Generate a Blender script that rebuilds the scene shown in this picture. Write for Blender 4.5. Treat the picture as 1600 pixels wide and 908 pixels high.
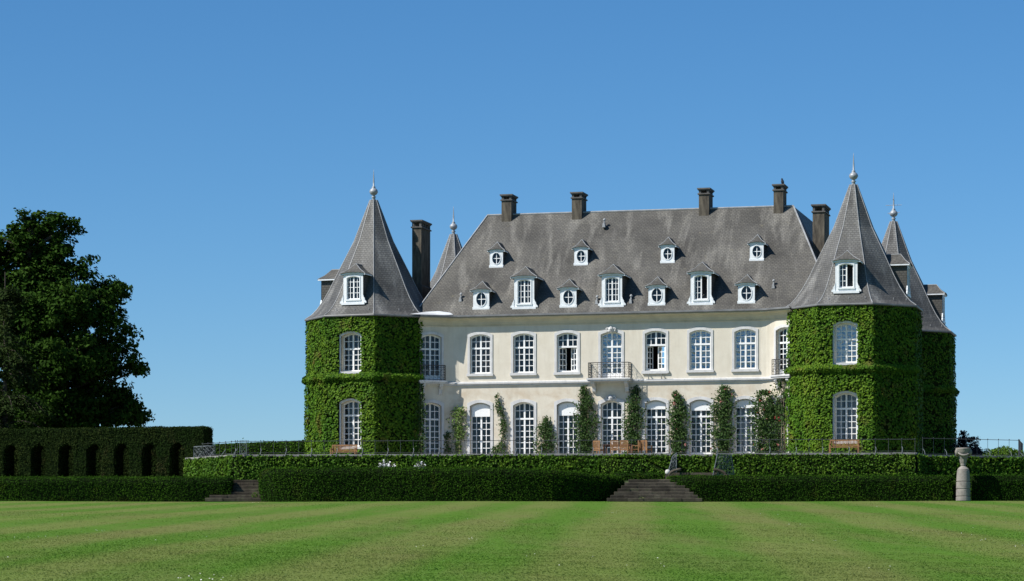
import bpy, bmesh, math, random
import numpy as np
from mathutils import Matrix, Vector

# ------------------------------------------------------------------ camera, sky, sun, exposure
for o in list(bpy.data.objects):
    bpy.data.objects.remove(o)
scene = bpy.context.scene
COL = scene.collection
rad = math.radians

cam_d = bpy.data.cameras.new('camera')
cam_d.sensor_width = 36.0
cam_d.lens = 4610.0 / 1600.0 * 36.0          # short telephoto
cam_d.shift_y = (900.0 - 454.0) / 1600.0      # level camera, rising front
cam_d.clip_start = 0.5
cam_d.clip_end = 6000.0
cam = bpy.data.objects.new('camera', cam_d)
cam.location = (0, 0, 1.6)
cam.rotation_euler = (rad(90), 0, 0)
COL.objects.link(cam)
scene.camera = cam

SUN_AZ, SUN_EL = 246.0, 45.0                  # clockwise from +Y, degrees
world = bpy.data.worlds.new('World')
scene.world = world
world.use_nodes = True
wn = world.node_tree
wn.nodes.clear()
w_out = wn.nodes.new('ShaderNodeOutputWorld')
w_bg = wn.nodes.new('ShaderNodeBackground')
w_sky = wn.nodes.new('ShaderNodeTexSky')
w_sky.sky_type = 'NISHITA'
w_sky.sun_disc = False
w_sky.sun_elevation = rad(SUN_EL)
w_sky.sun_rotation = rad(SUN_AZ)
w_sky.altitude = 1000.0
w_sky.air_density = 1.0
w_sky.dust_density = 0.0
w_sky.ozone_density = 10.0
w_bg.inputs['Strength'].default_value = 0.085
w_hsv = wn.nodes.new('ShaderNodeHueSaturation')
w_hsv.inputs['Saturation'].default_value = 1.10
w_hsv.inputs['Hue'].default_value = 0.495
wn.links.new(w_sky.outputs[0], w_hsv.inputs['Color'])
wn.links.new(w_hsv.outputs[0], w_bg.inputs['Color'])
wn.links.new(w_bg.outputs[0], w_out.inputs['Surface'])

sun_d = bpy.data.lights.new('sun', 'SUN')
sun_d.energy = 5.0
sun_d.angle = rad(0.53)
sun_d.color = (1.0, 0.955, 0.88)
sun = bpy.data.objects.new('sun', sun_d)
a, e = rad(SUN_AZ), rad(SUN_EL)
sdir = Vector((math.sin(a) * math.cos(e), math.cos(a) * math.cos(e), math.sin(e)))
sun.rotation_euler = sdir.to_track_quat('Z', 'Y').to_euler()
sun.location = (-60, 60, 80)
COL.objects.link(sun)

scene.view_settings.view_transform = 'Standard'
scene.view_settings.look = 'None'
scene.view_settings.exposure = 0.38
scene.view_settings.gamma = 1.0
scene.view_settings.use_curve_mapping = False

# ------------------------------------------------------------------ constants of the place
TH = rad(14.0)                     # the house is turned a little
HX, HY, TZ = 6.29, 187.1, 8.9      # foot of the facade's middle, terrace level
SLOPE = 0.0347                     # the lawn climbs towards the house
CT, ST = math.cos(TH), math.sin(TH)
MH = Matrix.Translation((HX, HY, TZ)) @ Matrix.Rotation(-TH, 4, 'Z')
R = random.Random(7)
NR = np.random.default_rng(11)

def site(px, Y):                   # survey helper: lateral position of a sight line at distance Y
    return (px - 800.0) / 4610.0 * Y
def lvl(py, Y):
    return 1.6 + (900.0 - py) / 4610.0 * Y
def lawn_z(y, x=0.0):
    return SLOPE * y + 0.03 * math.sin(x * 0.21 + y * 0.05) * math.sin(y * 0.11 + 1.3)

# ------------------------------------------------------------------ materials
MATS = {}
class N:
    def __init__(s, name):
        s.m = bpy.data.materials.new(name); s.m.use_nodes = True
        s.t = s.m.node_tree; s.t.nodes.clear()
        s.out = s.t.nodes.new('ShaderNodeOutputMaterial')
        MATS[name] = s.m
    def new(s, typ, **kw):
        n = s.t.nodes.new('ShaderNode' + typ)
        for k, v in kw.items():
            if k in n.inputs: n.inputs[k].default_value = v
            else: setattr(n, k, v)
        return n
    def link(s, a, b): s.t.links.new(a, b)
    def coord(s, kind='Object', scale=(1, 1, 1), rot=(0, 0, 0)):
        tc = s.new('TexCoord'); mp = s.new('Mapping')
        mp.inputs['Scale'].default_value = scale; mp.inputs['Rotation'].default_value = rot
        s.link(tc.outputs[kind], mp.inputs['Vector']); return mp.outputs[0]
    def noise(s, vec, scale, detail=4.0, rough=0.6, dist=0.0):
        n = s.new('TexNoise'); n.inputs['Scale'].default_value = scale
        n.inputs['Detail'].default_value = detail; n.inputs['Roughness'].default_value = rough
        n.inputs['Distortion'].default_value = dist
        if vec is not None: s.link(vec, n.inputs['Vector'])
        return n.outputs[0]
    def ramp(s, fac, stops):
        n = s.new('ValToRGB'); el = n.color_ramp.elements
        while len(el) < len(stops): el.new(0.5)
        for q, (p, c) in zip(el, stops):
            q.position = p; q.color = (c[0], c[1], c[2], 1) if not isinstance(c, (int, float)) else (c, c, c, 1)
        s.link(fac, n.inputs[0]); return n.outputs[0]
    def mix(s, fac, a, b, mode='MIX'):
        n = s.new('Mix', data_type='RGBA', blend_type=mode, clamp_factor=True)
        for val, i in ((fac, 0), (a, 6), (b, 7)):
            if hasattr(val, 'node'): s.link(val, n.inputs[i])
            elif i == 0: n.inputs[0].default_value = val
            else: n.inputs[i].default_value = (val[0], val[1], val[2], 1)
        return n.outputs[2]
    def math(s, op, a, b=0.0, c=None):
        n = s.new('Math', operation=op)
        for i, v in enumerate((a, b, c)):
            if v is None: continue
            if hasattr(v, 'node'): s.link(v, n.inputs[i])
            else: n.inputs[i].default_value = v
        return n.outputs[0]
    def bump(s, h, strength=0.3, dist=0.02):
        n = s.new('Bump'); n.inputs['Strength'].default_value = strength; n.inputs['Distance'].default_value = dist
        s.link(h, n.inputs['Height']); return n.outputs[0]
    def bsdf(s, col, rough=0.6, normal=None, spec=0.5, metal=0.0):
        n = s.new('BsdfPrincipled')
        if hasattr(col, 'node'): s.link(col, n.inputs['Base Color'])
        else: n.inputs['Base Color'].default_value = (col[0], col[1], col[2], 1)
        if hasattr(rough, 'node'): s.link(rough, n.inputs['Roughness'])
        else: n.inputs['Roughness'].default_value = rough
        n.inputs['Specular IOR Level'].default_value = spec
        n.inputs['Metallic'].default_value = metal
        if normal is not None: s.link(normal, n.inputs['Normal'])
        return n.outputs[0]
    def done(s, sh): s.link(sh, s.out.inputs['Surface']); return s.m

def simple(name, col, rough=0.6, var=0.18, scale=3.0, bump=0.0, spec=0.4, metal=0.0):
    n = N(name); v = n.coord()
    f = n.noise(v, scale, 5)
    dark = tuple(c * (1 - var) for c in col); light = tuple(min(1, c * (1 + var)) for c in col)
    c = n.ramp(f, [(0.3, dark), (0.7, light)])
    nb = n.bump(n.noise(v, scale * 8, 3), bump, 0.02) if bump else None
    return n.done(n.bsdf(c, rough, nb, spec, metal))

def leafmat(name, c0, c1, c2, trans=0.25, rough=0.45, spec=0.35, nscale=0.6, brown=None, brown_amt=0.0):
    n = N(name); v = n.coord()
    g = n.new('NewGeometry')
    r = g.outputs['Random Per Island']
    f = n.noise(v, nscale, 3)
    base = n.mix(n.ramp(f, [(0.35, 0.0), (0.65, 1.0)]), c0, c1)
    col = n.mix(n.ramp(r, [(0.45, 0.0), (1.0, 1.0)]), base, c2)
    if brown:
        m = n.ramp(n.noise(v, nscale * 1.7, 4), [(0.58, 0.0), (0.7, brown_amt)])
        col = n.mix(m, col, brown)
    b = n.bsdf(col, rough, None, spec)
    t = n.new('BsdfTranslucent'); n.link(col, t.inputs['Color'])
    mx = n.new('MixShader'); mx.inputs[0].default_value = trans
    n.link(b, mx.inputs[1]); n.link(t.outputs[0], mx.inputs[2])
    return n.done(mx.outputs[0])

def make_materials():
    # cream limewashed render, stained on the ground storey
    n = N('wall_render'); v = n.coord()
    sep = n.new('SeparateXYZ'); n.link(v, sep.inputs[0])
    c = n.ramp(n.noise(v, 1.1, 6, 0.65), [(0.3, (0.595, 0.545, 0.450)), (0.7, (0.675, 0.630, 0.535))])
    vs = n.coord('Object', (1.6, 1.6, 0.22))
    streak = n.ramp(n.noise(vs, 1.6, 5, 0.6), [(0.50, 0.0), (0.78, 0.5)])
    c = n.mix(streak, c, (0.46, 0.42, 0.34))
    low = n.ramp(n.math('MULTIPLY', sep.outputs[2], 0.1), [(0.44, 1.0), (0.5, 0.0)])
    st = n.ramp(n.noise(v, 0.55, 6, 0.7, 0.4), [(0.44, 0.0), (0.62, 0.55)])
    c = n.mix(n.math('MULTIPLY', low, st), c, (0.44, 0.34, 0.23))
    c = n.mix(n.ramp(n.noise(v, 9, 4), [(0.55, 0.0), (0.75, 0.25)]), c, (0.45, 0.42, 0.36))
    n.done(n.bsdf(c, 0.9, n.bump(n.noise(v, 14, 4), 0.25, 0.02), 0.2))
    simple('cornice_render', (0.52, 0.47, 0.35), 0.9, 0.16, 1.2)
    n = N('trim_stone'); v = n.coord()
    c = n.ramp(n.noise(v, 2.2, 5), [(0.3, (0.50, 0.50, 0.505)), (0.7, (0.62, 0.62, 0.615))])
    c = n.mix(n.ramp(n.noise(n.coord('Object', (3, 3, 0.4)), 2.0, 4), [(0.52, 0.0), (0.72, 0.5)]), c, (0.32, 0.32, 0.31))
    n.done(n.bsdf(c, 0.85, n.bump(n.noise(v, 25, 3), 0.2, 0.01), 0.25))
    simple('white_paint', (0.80, 0.81, 0.81), 0.45, 0.04, 4.0)
    simple('old_white_paint', (0.70, 0.73, 0.75), 0.55, 0.10, 5.0)
    # slates: courses and joints from the sheet coordinates laid along each slope (metres)
    for nm, base in (('slate', (0.100, 0.096, 0.086)), ('tower_slate', (0.116, 0.115, 0.110))):
        n = N(nm); tc = n.new('TexCoord'); uv = tc.outputs['UV']
        br = n.new('TexBrick'); br.offset = 0.5
        br.inputs['Color1'].default_value = (0.84, 0.84, 0.86, 1); br.inputs['Color2'].default_value = (1.20, 1.19, 1.15, 1)
        br.inputs['Mortar'].default_value = (0.45, 0.45, 0.45, 1)
        br.inputs['Scale'].default_value = 1.0; br.inputs['Mortar Size'].default_value = 0.02
        br.inputs['Brick Width'].default_value = 0.24; br.inputs['Row Height'].default_value = 0.15
        br.inputs['Bias'].default_value = -0.1
        n.link(uv, br.inputs['Vector'])
        mp = n.new('Mapping'); mp.inputs['Scale'].default_value = (0.9, 0.16, 1); n.link(uv, mp.inputs['Vector'])
        streak = n.noise(mp.outputs[0], 1.0, 6, 0.65, 0.3)
        big = n.noise(uv, 0.28, 5, 0.6)
        dk = tuple(b * 0.60 for b in base); lt = tuple(b * 1.30 for b in base)
        c = n.ramp(big, [(0.36, dk), (0.64, lt)])
        c = n.mix(n.ramp(streak, [(0.50, 0.0), (0.72, 0.8)]), c, tuple(b * 2.7 for b in base))
        c = n.mix(n.ramp(n.noise(mp.outputs[0], 2.3, 5, 0.7), [(0.25, 0.6), (0.42, 0.0)]), c, tuple(b * 0.5 for b in base))
        c = n.mix(n.ramp(n.noise(uv, 1.3, 6, 0.7), [(0.62, 0.0), (0.75, 0.5)]), c, (0.24, 0.21, 0.13))
        c = n.mix(0.80, c, br.outputs['Color'], 'MULTIPLY')
        spk = n.noise(uv, 9.0, 2)
        c = n.mix(n.ramp(spk, [(0.66, 0.0), (0.75, 0.5)]), c, tuple(b * 2.2 for b in base))
        nb = n.bump(br.outputs['Color'], 0.5, 0.02)
        n.done(n.bsdf(c, 0.62, nb, 0.3))
    simple('lead', (0.30, 0.31, 0.32), 0.5, 0.25, 2.5, 0.1)
    simple('bright_lead', (0.55, 0.57, 0.59), 0.5, 0.15, 2.5, 0.1)
    simple('gutter_metal', (0.16, 0.165, 0.17), 0.5, 0.25, 1.5)
    simple('zinc', (0.30, 0.32, 0.34), 0.5, 0.2, 6.0, 0.0, 0.4, 0.2)
    n = N('chimney_render'); v = n.coord()
    c = n.ramp(n.noise(n.coord('Object', (2.5, 2.5, 0.6)), 1.4, 6, 0.65), [(0.28, (0.035, 0.03, 0.026)), (0.5, (0.095, 0.083, 0.066)), (0.72, (0.19, 0.165, 0.125))])
    n.done(n.bsdf(c, 0.9, n.bump(n.noise(v, 12, 4), 0.4, 0.02), 0.2))
    simple('chimney_stone', (0.10, 0.095, 0.09), 0.85, 0.3, 4.0, 0.3)
    simple('wrought_iron', (0.020, 0.022, 0.025), 0.5, 0.2, 10)
    simple('railing_iron', (0.05, 0.055, 0.06), 0.5, 0.2, 10)
    simple('grey_iron', (0.13, 0.15, 0.16), 0.55, 0.25, 10)
    simple('dark_room', (0.055, 0.045, 0.05), 0.9, 0.2, 0.5)
    simple('curtain_white', (0.62, 0.60, 0.58), 0.9, 0.1, 2)
    simple('curtain_tan', (0.38, 0.25, 0.16), 0.9, 0.2, 2)
    # window glass: clear, with a fresnel reflection
    n = N('glass')
    tr = n.new('BsdfTransparent'); tr.inputs[0].default_value = (0.55, 0.57, 0.62, 1)
    gl = n.new('BsdfGlossy'); gl.inputs['Roughness'].default_value = 0.04; gl.inputs[0].default_value = (0.9, 0.95, 1, 1)
    fr = n.new('Fresnel'); fr.inputs[0].default_value = 1.6
    v = n.coord(); n.link(n.bump(n.noise(v, 2.5, 2), 0.12, 0.05), gl.inputs['Normal'])
    mx = n.new('MixShader'); n.link(n.math('ADD', n.math('MULTIPLY', fr.outputs[0], 0.75), 0.0), mx.inputs[0])
    n.link(tr.outputs[0], mx.inputs[1]); n.link(gl.outputs[0], mx.inputs[2]); n.done(mx.outputs[0])
    n = N('old_glass')
    tr = n.new('BsdfTransparent'); tr.inputs[0].default_value = (0.55, 0.57, 0.62, 1)
    gl = n.new('BsdfGlossy'); gl.inputs['Roughness'].default_value = 0.08; gl.inputs[0].default_value = (0.9, 0.95, 1, 1)
    fr = n.new('Fresnel'); fr.inputs[0].default_value = 1.7
    v = n.coord(); n.link(n.bump(n.noise(v, 3.5, 2), 0.35, 0.08), gl.inputs['Normal'])
    mx = n.new('MixShader'); n.link(n.math('ADD', n.math('MULTIPLY', fr.outputs[0], 2.2), 0.08), mx.inputs[0])
    n.link(tr.outputs[0], mx.inputs[1]); n.link(gl.outputs[0], mx.inputs[2]); n.done(mx.outputs[0])
def lawn_material(name):
    # lawn, mown in stripes that run away from the camera, with dry patches
    n = N(name)
    gp = n.new('NewGeometry').outputs['Position']
    sep = n.new('SeparateXYZ'); n.link(gp, sep.inputs[0])
    mp = n.new('Mapping'); n.link(gp, mp.inputs['Vector']); mp.inputs['Scale'].default_value = (1, 0.10, 0); mp.inputs['Rotation'].default_value = (0, 0, 0.047)
    w1 = n.noise(mp.outputs[0], 0.16, 4, 0.6)
    s = n.math('SUBTRACT', sep.outputs[0], n.math('MULTIPLY', sep.outputs[1], 0.047))
    s = n.math('ADD', s, n.math('MULTIPLY', n.math('SUBTRACT', w1, 0.5), 2.0))
    wave = n.math('SINE', n.math('MULTIPLY', s, 2 * math.pi / 4.3))
    wave = n.math('ADD', n.math('MULTIPLY', wave, 0.5), 0.5)
    c = n.mix(n.ramp(wave, [(0.20, 0.0), (0.80, 1.0)]), (0.124, 0.160, 0.042), (0.076, 0.152, 0.022))
    patch = n.noise(mp.outputs[0], 0.42, 5, 0.6, 0.3)
    c = n.mix(n.ramp(patch, [(0.46, 0.0), (0.70, 0.50)]), c, (0.145, 0.134, 0.055))
    mp2 = n.new('Mapping'); n.link(gp, mp2.inputs['Vector']); mp2.inputs['Scale'].default_value = (0.25, 0.10, 0)
    p2 = n.noise(mp2.outputs[0], 0.6, 5, 0.6, 0.3)
    c = n.mix(n.ramp(p2, [(0.50, 0.0), (0.70, 0.55)]), c, (0.074, 0.158, 0.018))
    fine = n.noise(gp, 2.2, 5, 0.75)
    c = n.mix(0.30, c, n.ramp(fine, [(0.25, 0.55), (0.75, 1.4)]), 'MULTIPLY')
    rr = n.new('NewGeometry').outputs['Random Per Island']
    c = n.mix(0.22, c, n.ramp(rr, [(0.0, 0.7), (1.0, 1.3)]), 'MULTIPLY')
    nv = n.new('CombineXYZ'); nv.inputs[2].default_value = 1.0; nv.inputs[1].default_value = -0.25
    nm = n.bump(n.noise(gp, 9.0, 4, 0.7), 0.07, 0.02); n.link(nv.outputs[0], nm.node.inputs['Normal'])
    n.done(n.bsdf(c, 0.9, nm, 0.05))
    return n, c
def lawn_blade(n, c):
    c = n.mix(1.0, c, (1.35, 1.35, 1.35), 'MULTIPLY')
    d = n.new('BsdfDiffuse'); t = n.new('BsdfTranslucent'); n.link(c, d.inputs[0]); n.link(c, t.inputs[0])
    mx = n.new('MixShader'); mx.inputs[0].default_value = 0.5; n.link(d.outputs[0], mx.inputs[1]); n.link(t.outputs[0], mx.inputs[2]); n.done(mx.outputs[0])
def make_more_materials():
    simple('daisy_white', (0.55, 0.55, 0.50), 0.7, 0.05)
    simple('gravel', (0.30, 0.27, 0.22), 0.95, 0.2, 6, 0.4)
    simple('soil', (0.07, 0.055, 0.04), 0.95, 0.3, 2, 0.4)
    n = N('far_grass'); gp = n.new('NewGeometry').outputs['Position']
    n.done(n.bsdf(n.ramp(n.noise(gp, 0.05, 5), [(0.3, (0.06, 0.10, 0.03)), (0.7, (0.11, 0.14, 0.05))]), 0.9))
    n = N('step_stone'); v = n.coord('Object')
    c = n.ramp(n.noise(v, 1.7, 6, 0.7), [(0.25, (0.030, 0.026, 0.020)), (0.5, (0.068, 0.058, 0.043)), (0.75, (0.12, 0.105, 0.078))])
    c = n.mix(n.ramp(n.noise(v, 3.1, 5), [(0.56, 0.0), (0.7, 0.6)]), c, (0.08, 0.09, 0.045))
    c = n.mix(0.9, c, n.ramp(n.new('ObjectInfo').outputs['Random'], [(0.0, 0.55), (1.0, 1.45)]), 'MULTIPLY')
    n.done(n.bsdf(c, 0.9, n.bump(n.noise(v, 14, 4), 0.5, 0.02), 0.2))
    simple('pale_stone', (0.50, 0.49, 0.46), 0.85, 0.2, 6, 0.3)
    simple('coping_stone', (0.20, 0.195, 0.19), 0.9, 0.3, 2.0, 0.4)
    n = N('pedestal_stone'); v = n.coord()
    c = n.ramp(n.noise(v, 3.0, 6, 0.7), [(0.25, (0.15, 0.135, 0.12)), (0.7, (0.31, 0.285, 0.26))])
    c = n.mix(n.ramp(n.noise(v, 6.0, 4), [(0.58, 0.0), (0.7, 0.5)]), c, (0.25, 0.24, 0.15))
    n.done(n.bsdf(c, 0.9, n.bump(n.noise(v, 22, 4), 0.35, 0.02), 0.2))
    n = N('teak'); v = n.coord('Object', (2, 2, 12))
    n.done(n.bsdf(n.ramp(n.noise(v, 3, 4), [(0.3, (0.20, 0.098, 0.040)), (0.7, (0.32, 0.175, 0.078))]), 0.6, None, 0.3))
    n = N('dark_wood'); v = n.coord('Object', (2, 2, 12))
    n.done(n.bsdf(n.ramp(n.noise(v, 3, 4), [(0.3, (0.06, 0.03, 0.02)), (0.7, (0.12, 0.06, 0.035))]), 0.5, None, 0.3))
    simple('bark', (0.055, 0.045, 0.035), 0.95, 0.3, 4, 0.6)
    simple('stem_wood', (0.20, 0.165, 0.11), 0.9, 0.3, 6, 0.4)
    simple('feathers', (0.035, 0.04, 0.055), 0.55, 0.3, 12)
    leafmat('ivy_leaf', (0.055, 0.140, 0.009), (0.112, 0.190, 0.013), (0.024, 0.068, 0.006), 0.12, 0.6, 0.08, 0.55, (0.14, 0.115, 0.028), 0.75)
    leafmat('wall_ivy_leaf', (0.062, 0.150, 0.012), (0.098, 0.180, 0.014), (0.030, 0.080, 0.008), 0.25, 0.6, 0.10, 0.7)
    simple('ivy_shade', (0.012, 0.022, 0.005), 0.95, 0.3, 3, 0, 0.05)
    leafmat('yew_needle', (0.018, 0.055, 0.005), (0.046, 0.112, 0.009), (0.014, 0.038, 0.004), 0.10, 0.8, 0.03, 0.45, (0.065, 0.062, 0.010), 0.5)
    leafmat('old_yew_needle', (0.017, 0.036, 0.007), (0.030, 0.044, 0.010), (0.010, 0.024, 0.005), 0.08, 0.8, 0.03, 0.4, (0.085, 0.060, 0.030), 0.6)
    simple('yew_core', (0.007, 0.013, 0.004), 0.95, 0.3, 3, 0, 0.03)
    leafmat('rose_leaf', (0.040, 0.085, 0.020), (0.062, 0.11, 0.028), (0.028, 0.060, 0.016), 0.2, 0.6, 0.12, 1.0)
    leafmat('young_leaf', (0.13, 0.21, 0.04), (0.16, 0.24, 0.06), (0.08, 0.15, 0.03), 0.25, 0.5, 0.3, 1.0)
    simple('rose_red', (0.30, 0.025, 0.02), 0.6, 0.2)
    simple('rose_pink', (0.33, 0.12, 0.10), 0.6, 0.2)
    leafmat('tree_leaf', (0.020, 0.052, 0.006), (0.038, 0.082, 0.010), (0.011, 0.030, 0.004), 0.15, 0.7, 0.04, 0.25)
    leafmat('conifer_leaf', (0.022, 0.042, 0.010), (0.036, 0.056, 0.014), (0.016, 0.028, 0.009), 0.1, 0.8, 0.04, 0.3)
    leafmat('copper_leaf', (0.024, 0.022, 0.030), (0.032, 0.034, 0.036), (0.018, 0.022, 0.022), 0.1, 0.7, 0.06, 0.6)
    leafmat('shrub_leaf', (0.085, 0.165, 0.020), (0.11, 0.19, 0.025), (0.05, 0.11, 0.014), 0.22, 0.7, 0.06, 0.6)
    simple('blossom_white', (0.72, 0.72, 0.74), 0.6, 0.08)
    leafmat('grey_leaf', (0.12, 0.15, 0.11), (0.17, 0.20, 0.15), (0.08, 0.11, 0.07), 0.15, 0.6, 0.2, 1.5)
make_materials()
lawn_material('lawn_grass')
lawn_blade(*lawn_material('grass_blade'))
make_more_materials()

# ------------------------------------------------------------------ mesh tools
def tag(o, label=None, cat=None, group=None, kind=None):
    if label: o['label'] = label
    if cat: o['category'] = cat
    if group: o['group'] = group
    if kind: o['kind'] = kind
    return o

def link(name, mesh, parent=None, M=None):
    o = bpy.data.objects.new(name, mesh)
    COL.objects.link(o)
    if parent is not None: o.parent = parent
    if M is not None: o.matrix_local = M
    return o

def empty(name, M=None):
    o = bpy.data.objects.new(name, None); COL.objects.link(o)
    o.empty_display_size = 0.3
    if M is not None: o.matrix_world = M
    return o

class MB:
    def __init__(s, M=None):
        s.v, s.f, s.uv, s.mi = [], [], [], []
        s.M = M; s.cur = 0
    def add(s, vs, fs, uvs=None):
        b = len(s.v)
        if s.M is not None: vs = [tuple(s.M @ Vector(p)) for p in vs]
        s.v += [tuple(p) for p in vs]
        for i, f in enumerate(fs):
            s.f.append(tuple(b + k for k in f)); s.mi.append(s.cur)
            s.uv.append(uvs[i] if uvs else None)
        return s
    def box(s, x0, x1, y0, y1, z0, z1):
        v = [(x, y, z) for z in (z0, z1) for y in (y0, y1) for x in (x0, x1)]
        return s.add(v, [(0, 2, 3, 1), (4, 5, 7, 6), (0, 1, 5, 4), (2, 6, 7, 3), (0, 4, 6, 2), (1, 3, 7, 5)])
    def beam(s, p0, p1, w, h, up=(0, 0, 1)):
        p0, p1 = Vector(p0), Vector(p1); d = (p1 - p0).normalized(); up = Vector(up)
        x = d.cross(up)
        if x.length < 1e-4: x = d.cross(Vector((1, 0, 0)))
        x.normalize(); z = x.cross(d)
        v = [p + x * a * w / 2 + z * b * h / 2 for p in (p0, p1) for a, b in ((-1, -1), (1, -1), (1, 1), (-1, 1))]
        return s.add(v, [(0, 1, 2, 3), (7, 6, 5, 4), (0, 4, 5, 1), (1, 5, 6, 2), (2, 6, 7, 3), (3, 7, 4, 0)])
    def tube(s, pts, r, n=6, cap=True):
        pts = [Vector(p) for p in pts]
        rs = r if isinstance(r, (list, tuple)) else [r] * len(pts)
        vs, fs = [], []
        px = None
        for i, p in enumerate(pts):
            d = (pts[min(i + 1, len(pts) - 1)] - pts[max(i - 1, 0)])
            d = d.normalized() if d.length > 1e-9 else Vector((0, 0, 1))
            x = px - d * px.dot(d) if px is not None else d.orthogonal()
            if x.length < 1e-6: x = d.orthogonal()
            x.normalize(); px = x; y = d.cross(x)
            for k in range(n):
                t = 2 * math.pi * k / n
                vs.append(p + (x * math.cos(t) + y * math.sin(t)) * rs[i])
        for i in range(len(pts) - 1):
            for k in range(n):
                k2 = (k + 1) % n
                fs.append((i * n + k, i * n + k2, (i + 1) * n + k2, (i + 1) * n + k))
        if cap:
            fs.append(tuple(range(n - 1, -1, -1))); fs.append(tuple((len(pts) - 1) * n + k for k in range(n)))
        return s.add(vs, fs)
    def lathe(s, prof, n=12, c=(0, 0, 0), rot=0.0):
        vs, fs = [], []
        for r, z in prof:
            for k in range(n):
                t = 2 * math.pi * k / n + rot
                vs.append((c[0] + r * math.cos(t), c[1] + r * math.sin(t), c[2] + z))
        for i in range(len(prof) - 1):
            for k in range(n):
                k2 = (k + 1) % n
                fs.append((i * n + k, i * n + k2, (i + 1) * n + k2, (i + 1) * n + k))
        fs.append(tuple(range(n - 1, -1, -1))); fs.append(tuple((len(prof) - 1) * n + k for k in range(n)))
        return s.add(vs, fs)
    def prism(s, poly, y0, y1):           # polygon in x,z extruded along y
        n = len(poly)
        v = [(x, y0, z) for x, z in poly] + [(x, y1, z) for x, z in poly]
        f = [tuple(range(n)), tuple(range(2 * n - 1, n - 1, -1))]
        f += [(i, n + i, n + (i + 1) % n, (i + 1) % n) for i in range(n)]
        return s.add(v, f)
    def plate(s, poly, z0, z1):           # polygon in x,y extruded upwards
        n = len(poly)
        v = [(x, y, z0) for x, y in poly] + [(x, y, z1) for x, y in poly]
        f = [tuple(range(n - 1, -1, -1)), tuple(range(n, 2 * n))]
        f += [(i, (i + 1) % n, n + (i + 1) % n, n + i) for i in range(n)]
        return s.add(v, f)
    def band(s, outer, inner, y0, y1):    # ring between two open polylines (x,z), extruded along y
        n = len(outer)
        v = [(x, y, z) for y in (y0, y1) for pl in (outer, inner) for x, z in pl]
        o0, i0, o1, i1 = 0, n, 2 * n, 3 * n
        f = []
        for k in range(n - 1):
            f += [(o0 + k, o0 + k + 1, i0 + k + 1, i0 + k), (o1 + k, i1 + k, i1 + k + 1, o1 + k + 1),
                  (o0 + k, o1 + k, o1 + k + 1, o0 + k + 1), (i0 + k, i0 + k + 1, i1 + k + 1, i1 + k)]
        f += [(o0, i0, i1, o1), (o0 + n - 1, o1 + n - 1, i1 + n - 1, i0 + n - 1)]
        return s.add(v, f)
    def sweep(s, path, prof, closed=False):   # profile (out, height) swept along a plan path; outward = right-hand side
        n = len(path); P = [Vector((p[0], p[1])) for p in path]
        def off(i, d):
            a = P[i - 1] if (i > 0 or closed) else None
            b = P[(i + 1) % n] if (i < n - 1 or closed) else None
            d1 = (P[i] - a).normalized() if a is not None else (b - P[i]).normalized()
            d2 = (b - P[i]).normalized() if b is not None else d1
            n1, n2 = Vector((d1.y, -d1.x)), Vector((d2.y, -d2.x))
            m = n1 + n2; m = m / max(0.3, m.dot(n1))
            return P[i] + m * d
        m = len(prof); vs, fs = [], []
        for i in range(n):
            for d, z in prof:
                q = off(i, d); vs.append((q.x, q.y, z))
        for i in range(n if closed else n - 1):
            j = (i + 1) % n
            for k in range(m - 1):
                fs.append((i * m + k, j * m + k, j * m + k + 1, i * m + k + 1))
        return s.add(vs, fs)
    def mesh(s, name, mats, smooth=False):
        me = bpy.data.meshes.new(name)
        me.from_pydata(s.v, [], s.f)
        for m in (mats if isinstance(mats, (list, tuple)) else [mats]): me.materials.append(MATS[m])
        if any(s.mi): me.polygons.foreach_set('material_index', s.mi)
        if any(u is not None for u in s.uv):
            L = me.uv_layers.new(name='slope')
            k = 0
            for p, u in zip(me.polygons, s.uv):
                for q in range(p.loop_total):
                    if u is not None: L.data[k].uv = u[q]
                    k += 1
        if smooth: me.polygons.foreach_set('use_smooth', [True] * len(me.polygons))
        me.update(); return me
    def build(s, name, mats, parent=None, M=None, smooth=False):
        return link(name, s.mesh(name, mats, smooth), parent, M)

def fbm(p, f=1.0, seed=0.0):
    p = np.asarray(p) * f + seed
    x, y, z = p[..., 0], p[..., 1], p[..., 2]
    s = np.sin(x * 1.7 + 1.3 * np.sin(y * 1.1 + z)) + np.sin(y * 2.1 + 1.7 * np.sin(z * 1.3 - x * .7)) + np.sin(z * 1.9 + 1.1 * np.sin(x * 1.6 + y * .6))
    s += 0.5 * (np.sin(x * 3.9 + z * 2.2) + np.sin(y * 4.3 - x * 2.7) + np.sin(z * 4.7 + y * 3.1))
    return s / 4.5

def sample_faces(V, F, density, rng, skip=None):
    V = np.asarray(V, float); P, Nn = [], []
    for i, f in enumerate(F):
        if skip and skip(i): continue
        for k in range(1, len(f) - 1):
            a, b, c = V[f[0]], V[f[k]], V[f[k + 1]]
            nn = np.cross(b - a, c - a); ar = np.linalg.norm(nn) / 2
            if ar < 1e-6: continue
            m = rng.poisson(ar * density)
            if m == 0: continue
            r1, r2 = np.sqrt(rng.random(m)), rng.random(m)
            P.append(a * (1 - r1)[:, None] + b * (r1 * (1 - r2))[:, None] + c * (r1 * r2)[:, None])
            Nn.append(np.repeat((nn / (2 * ar))[None], m, 0))
    if not P: return np.zeros((0, 3)), np.zeros((0, 3))
    return np.concatenate(P), np.concatenate(Nn)

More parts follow.
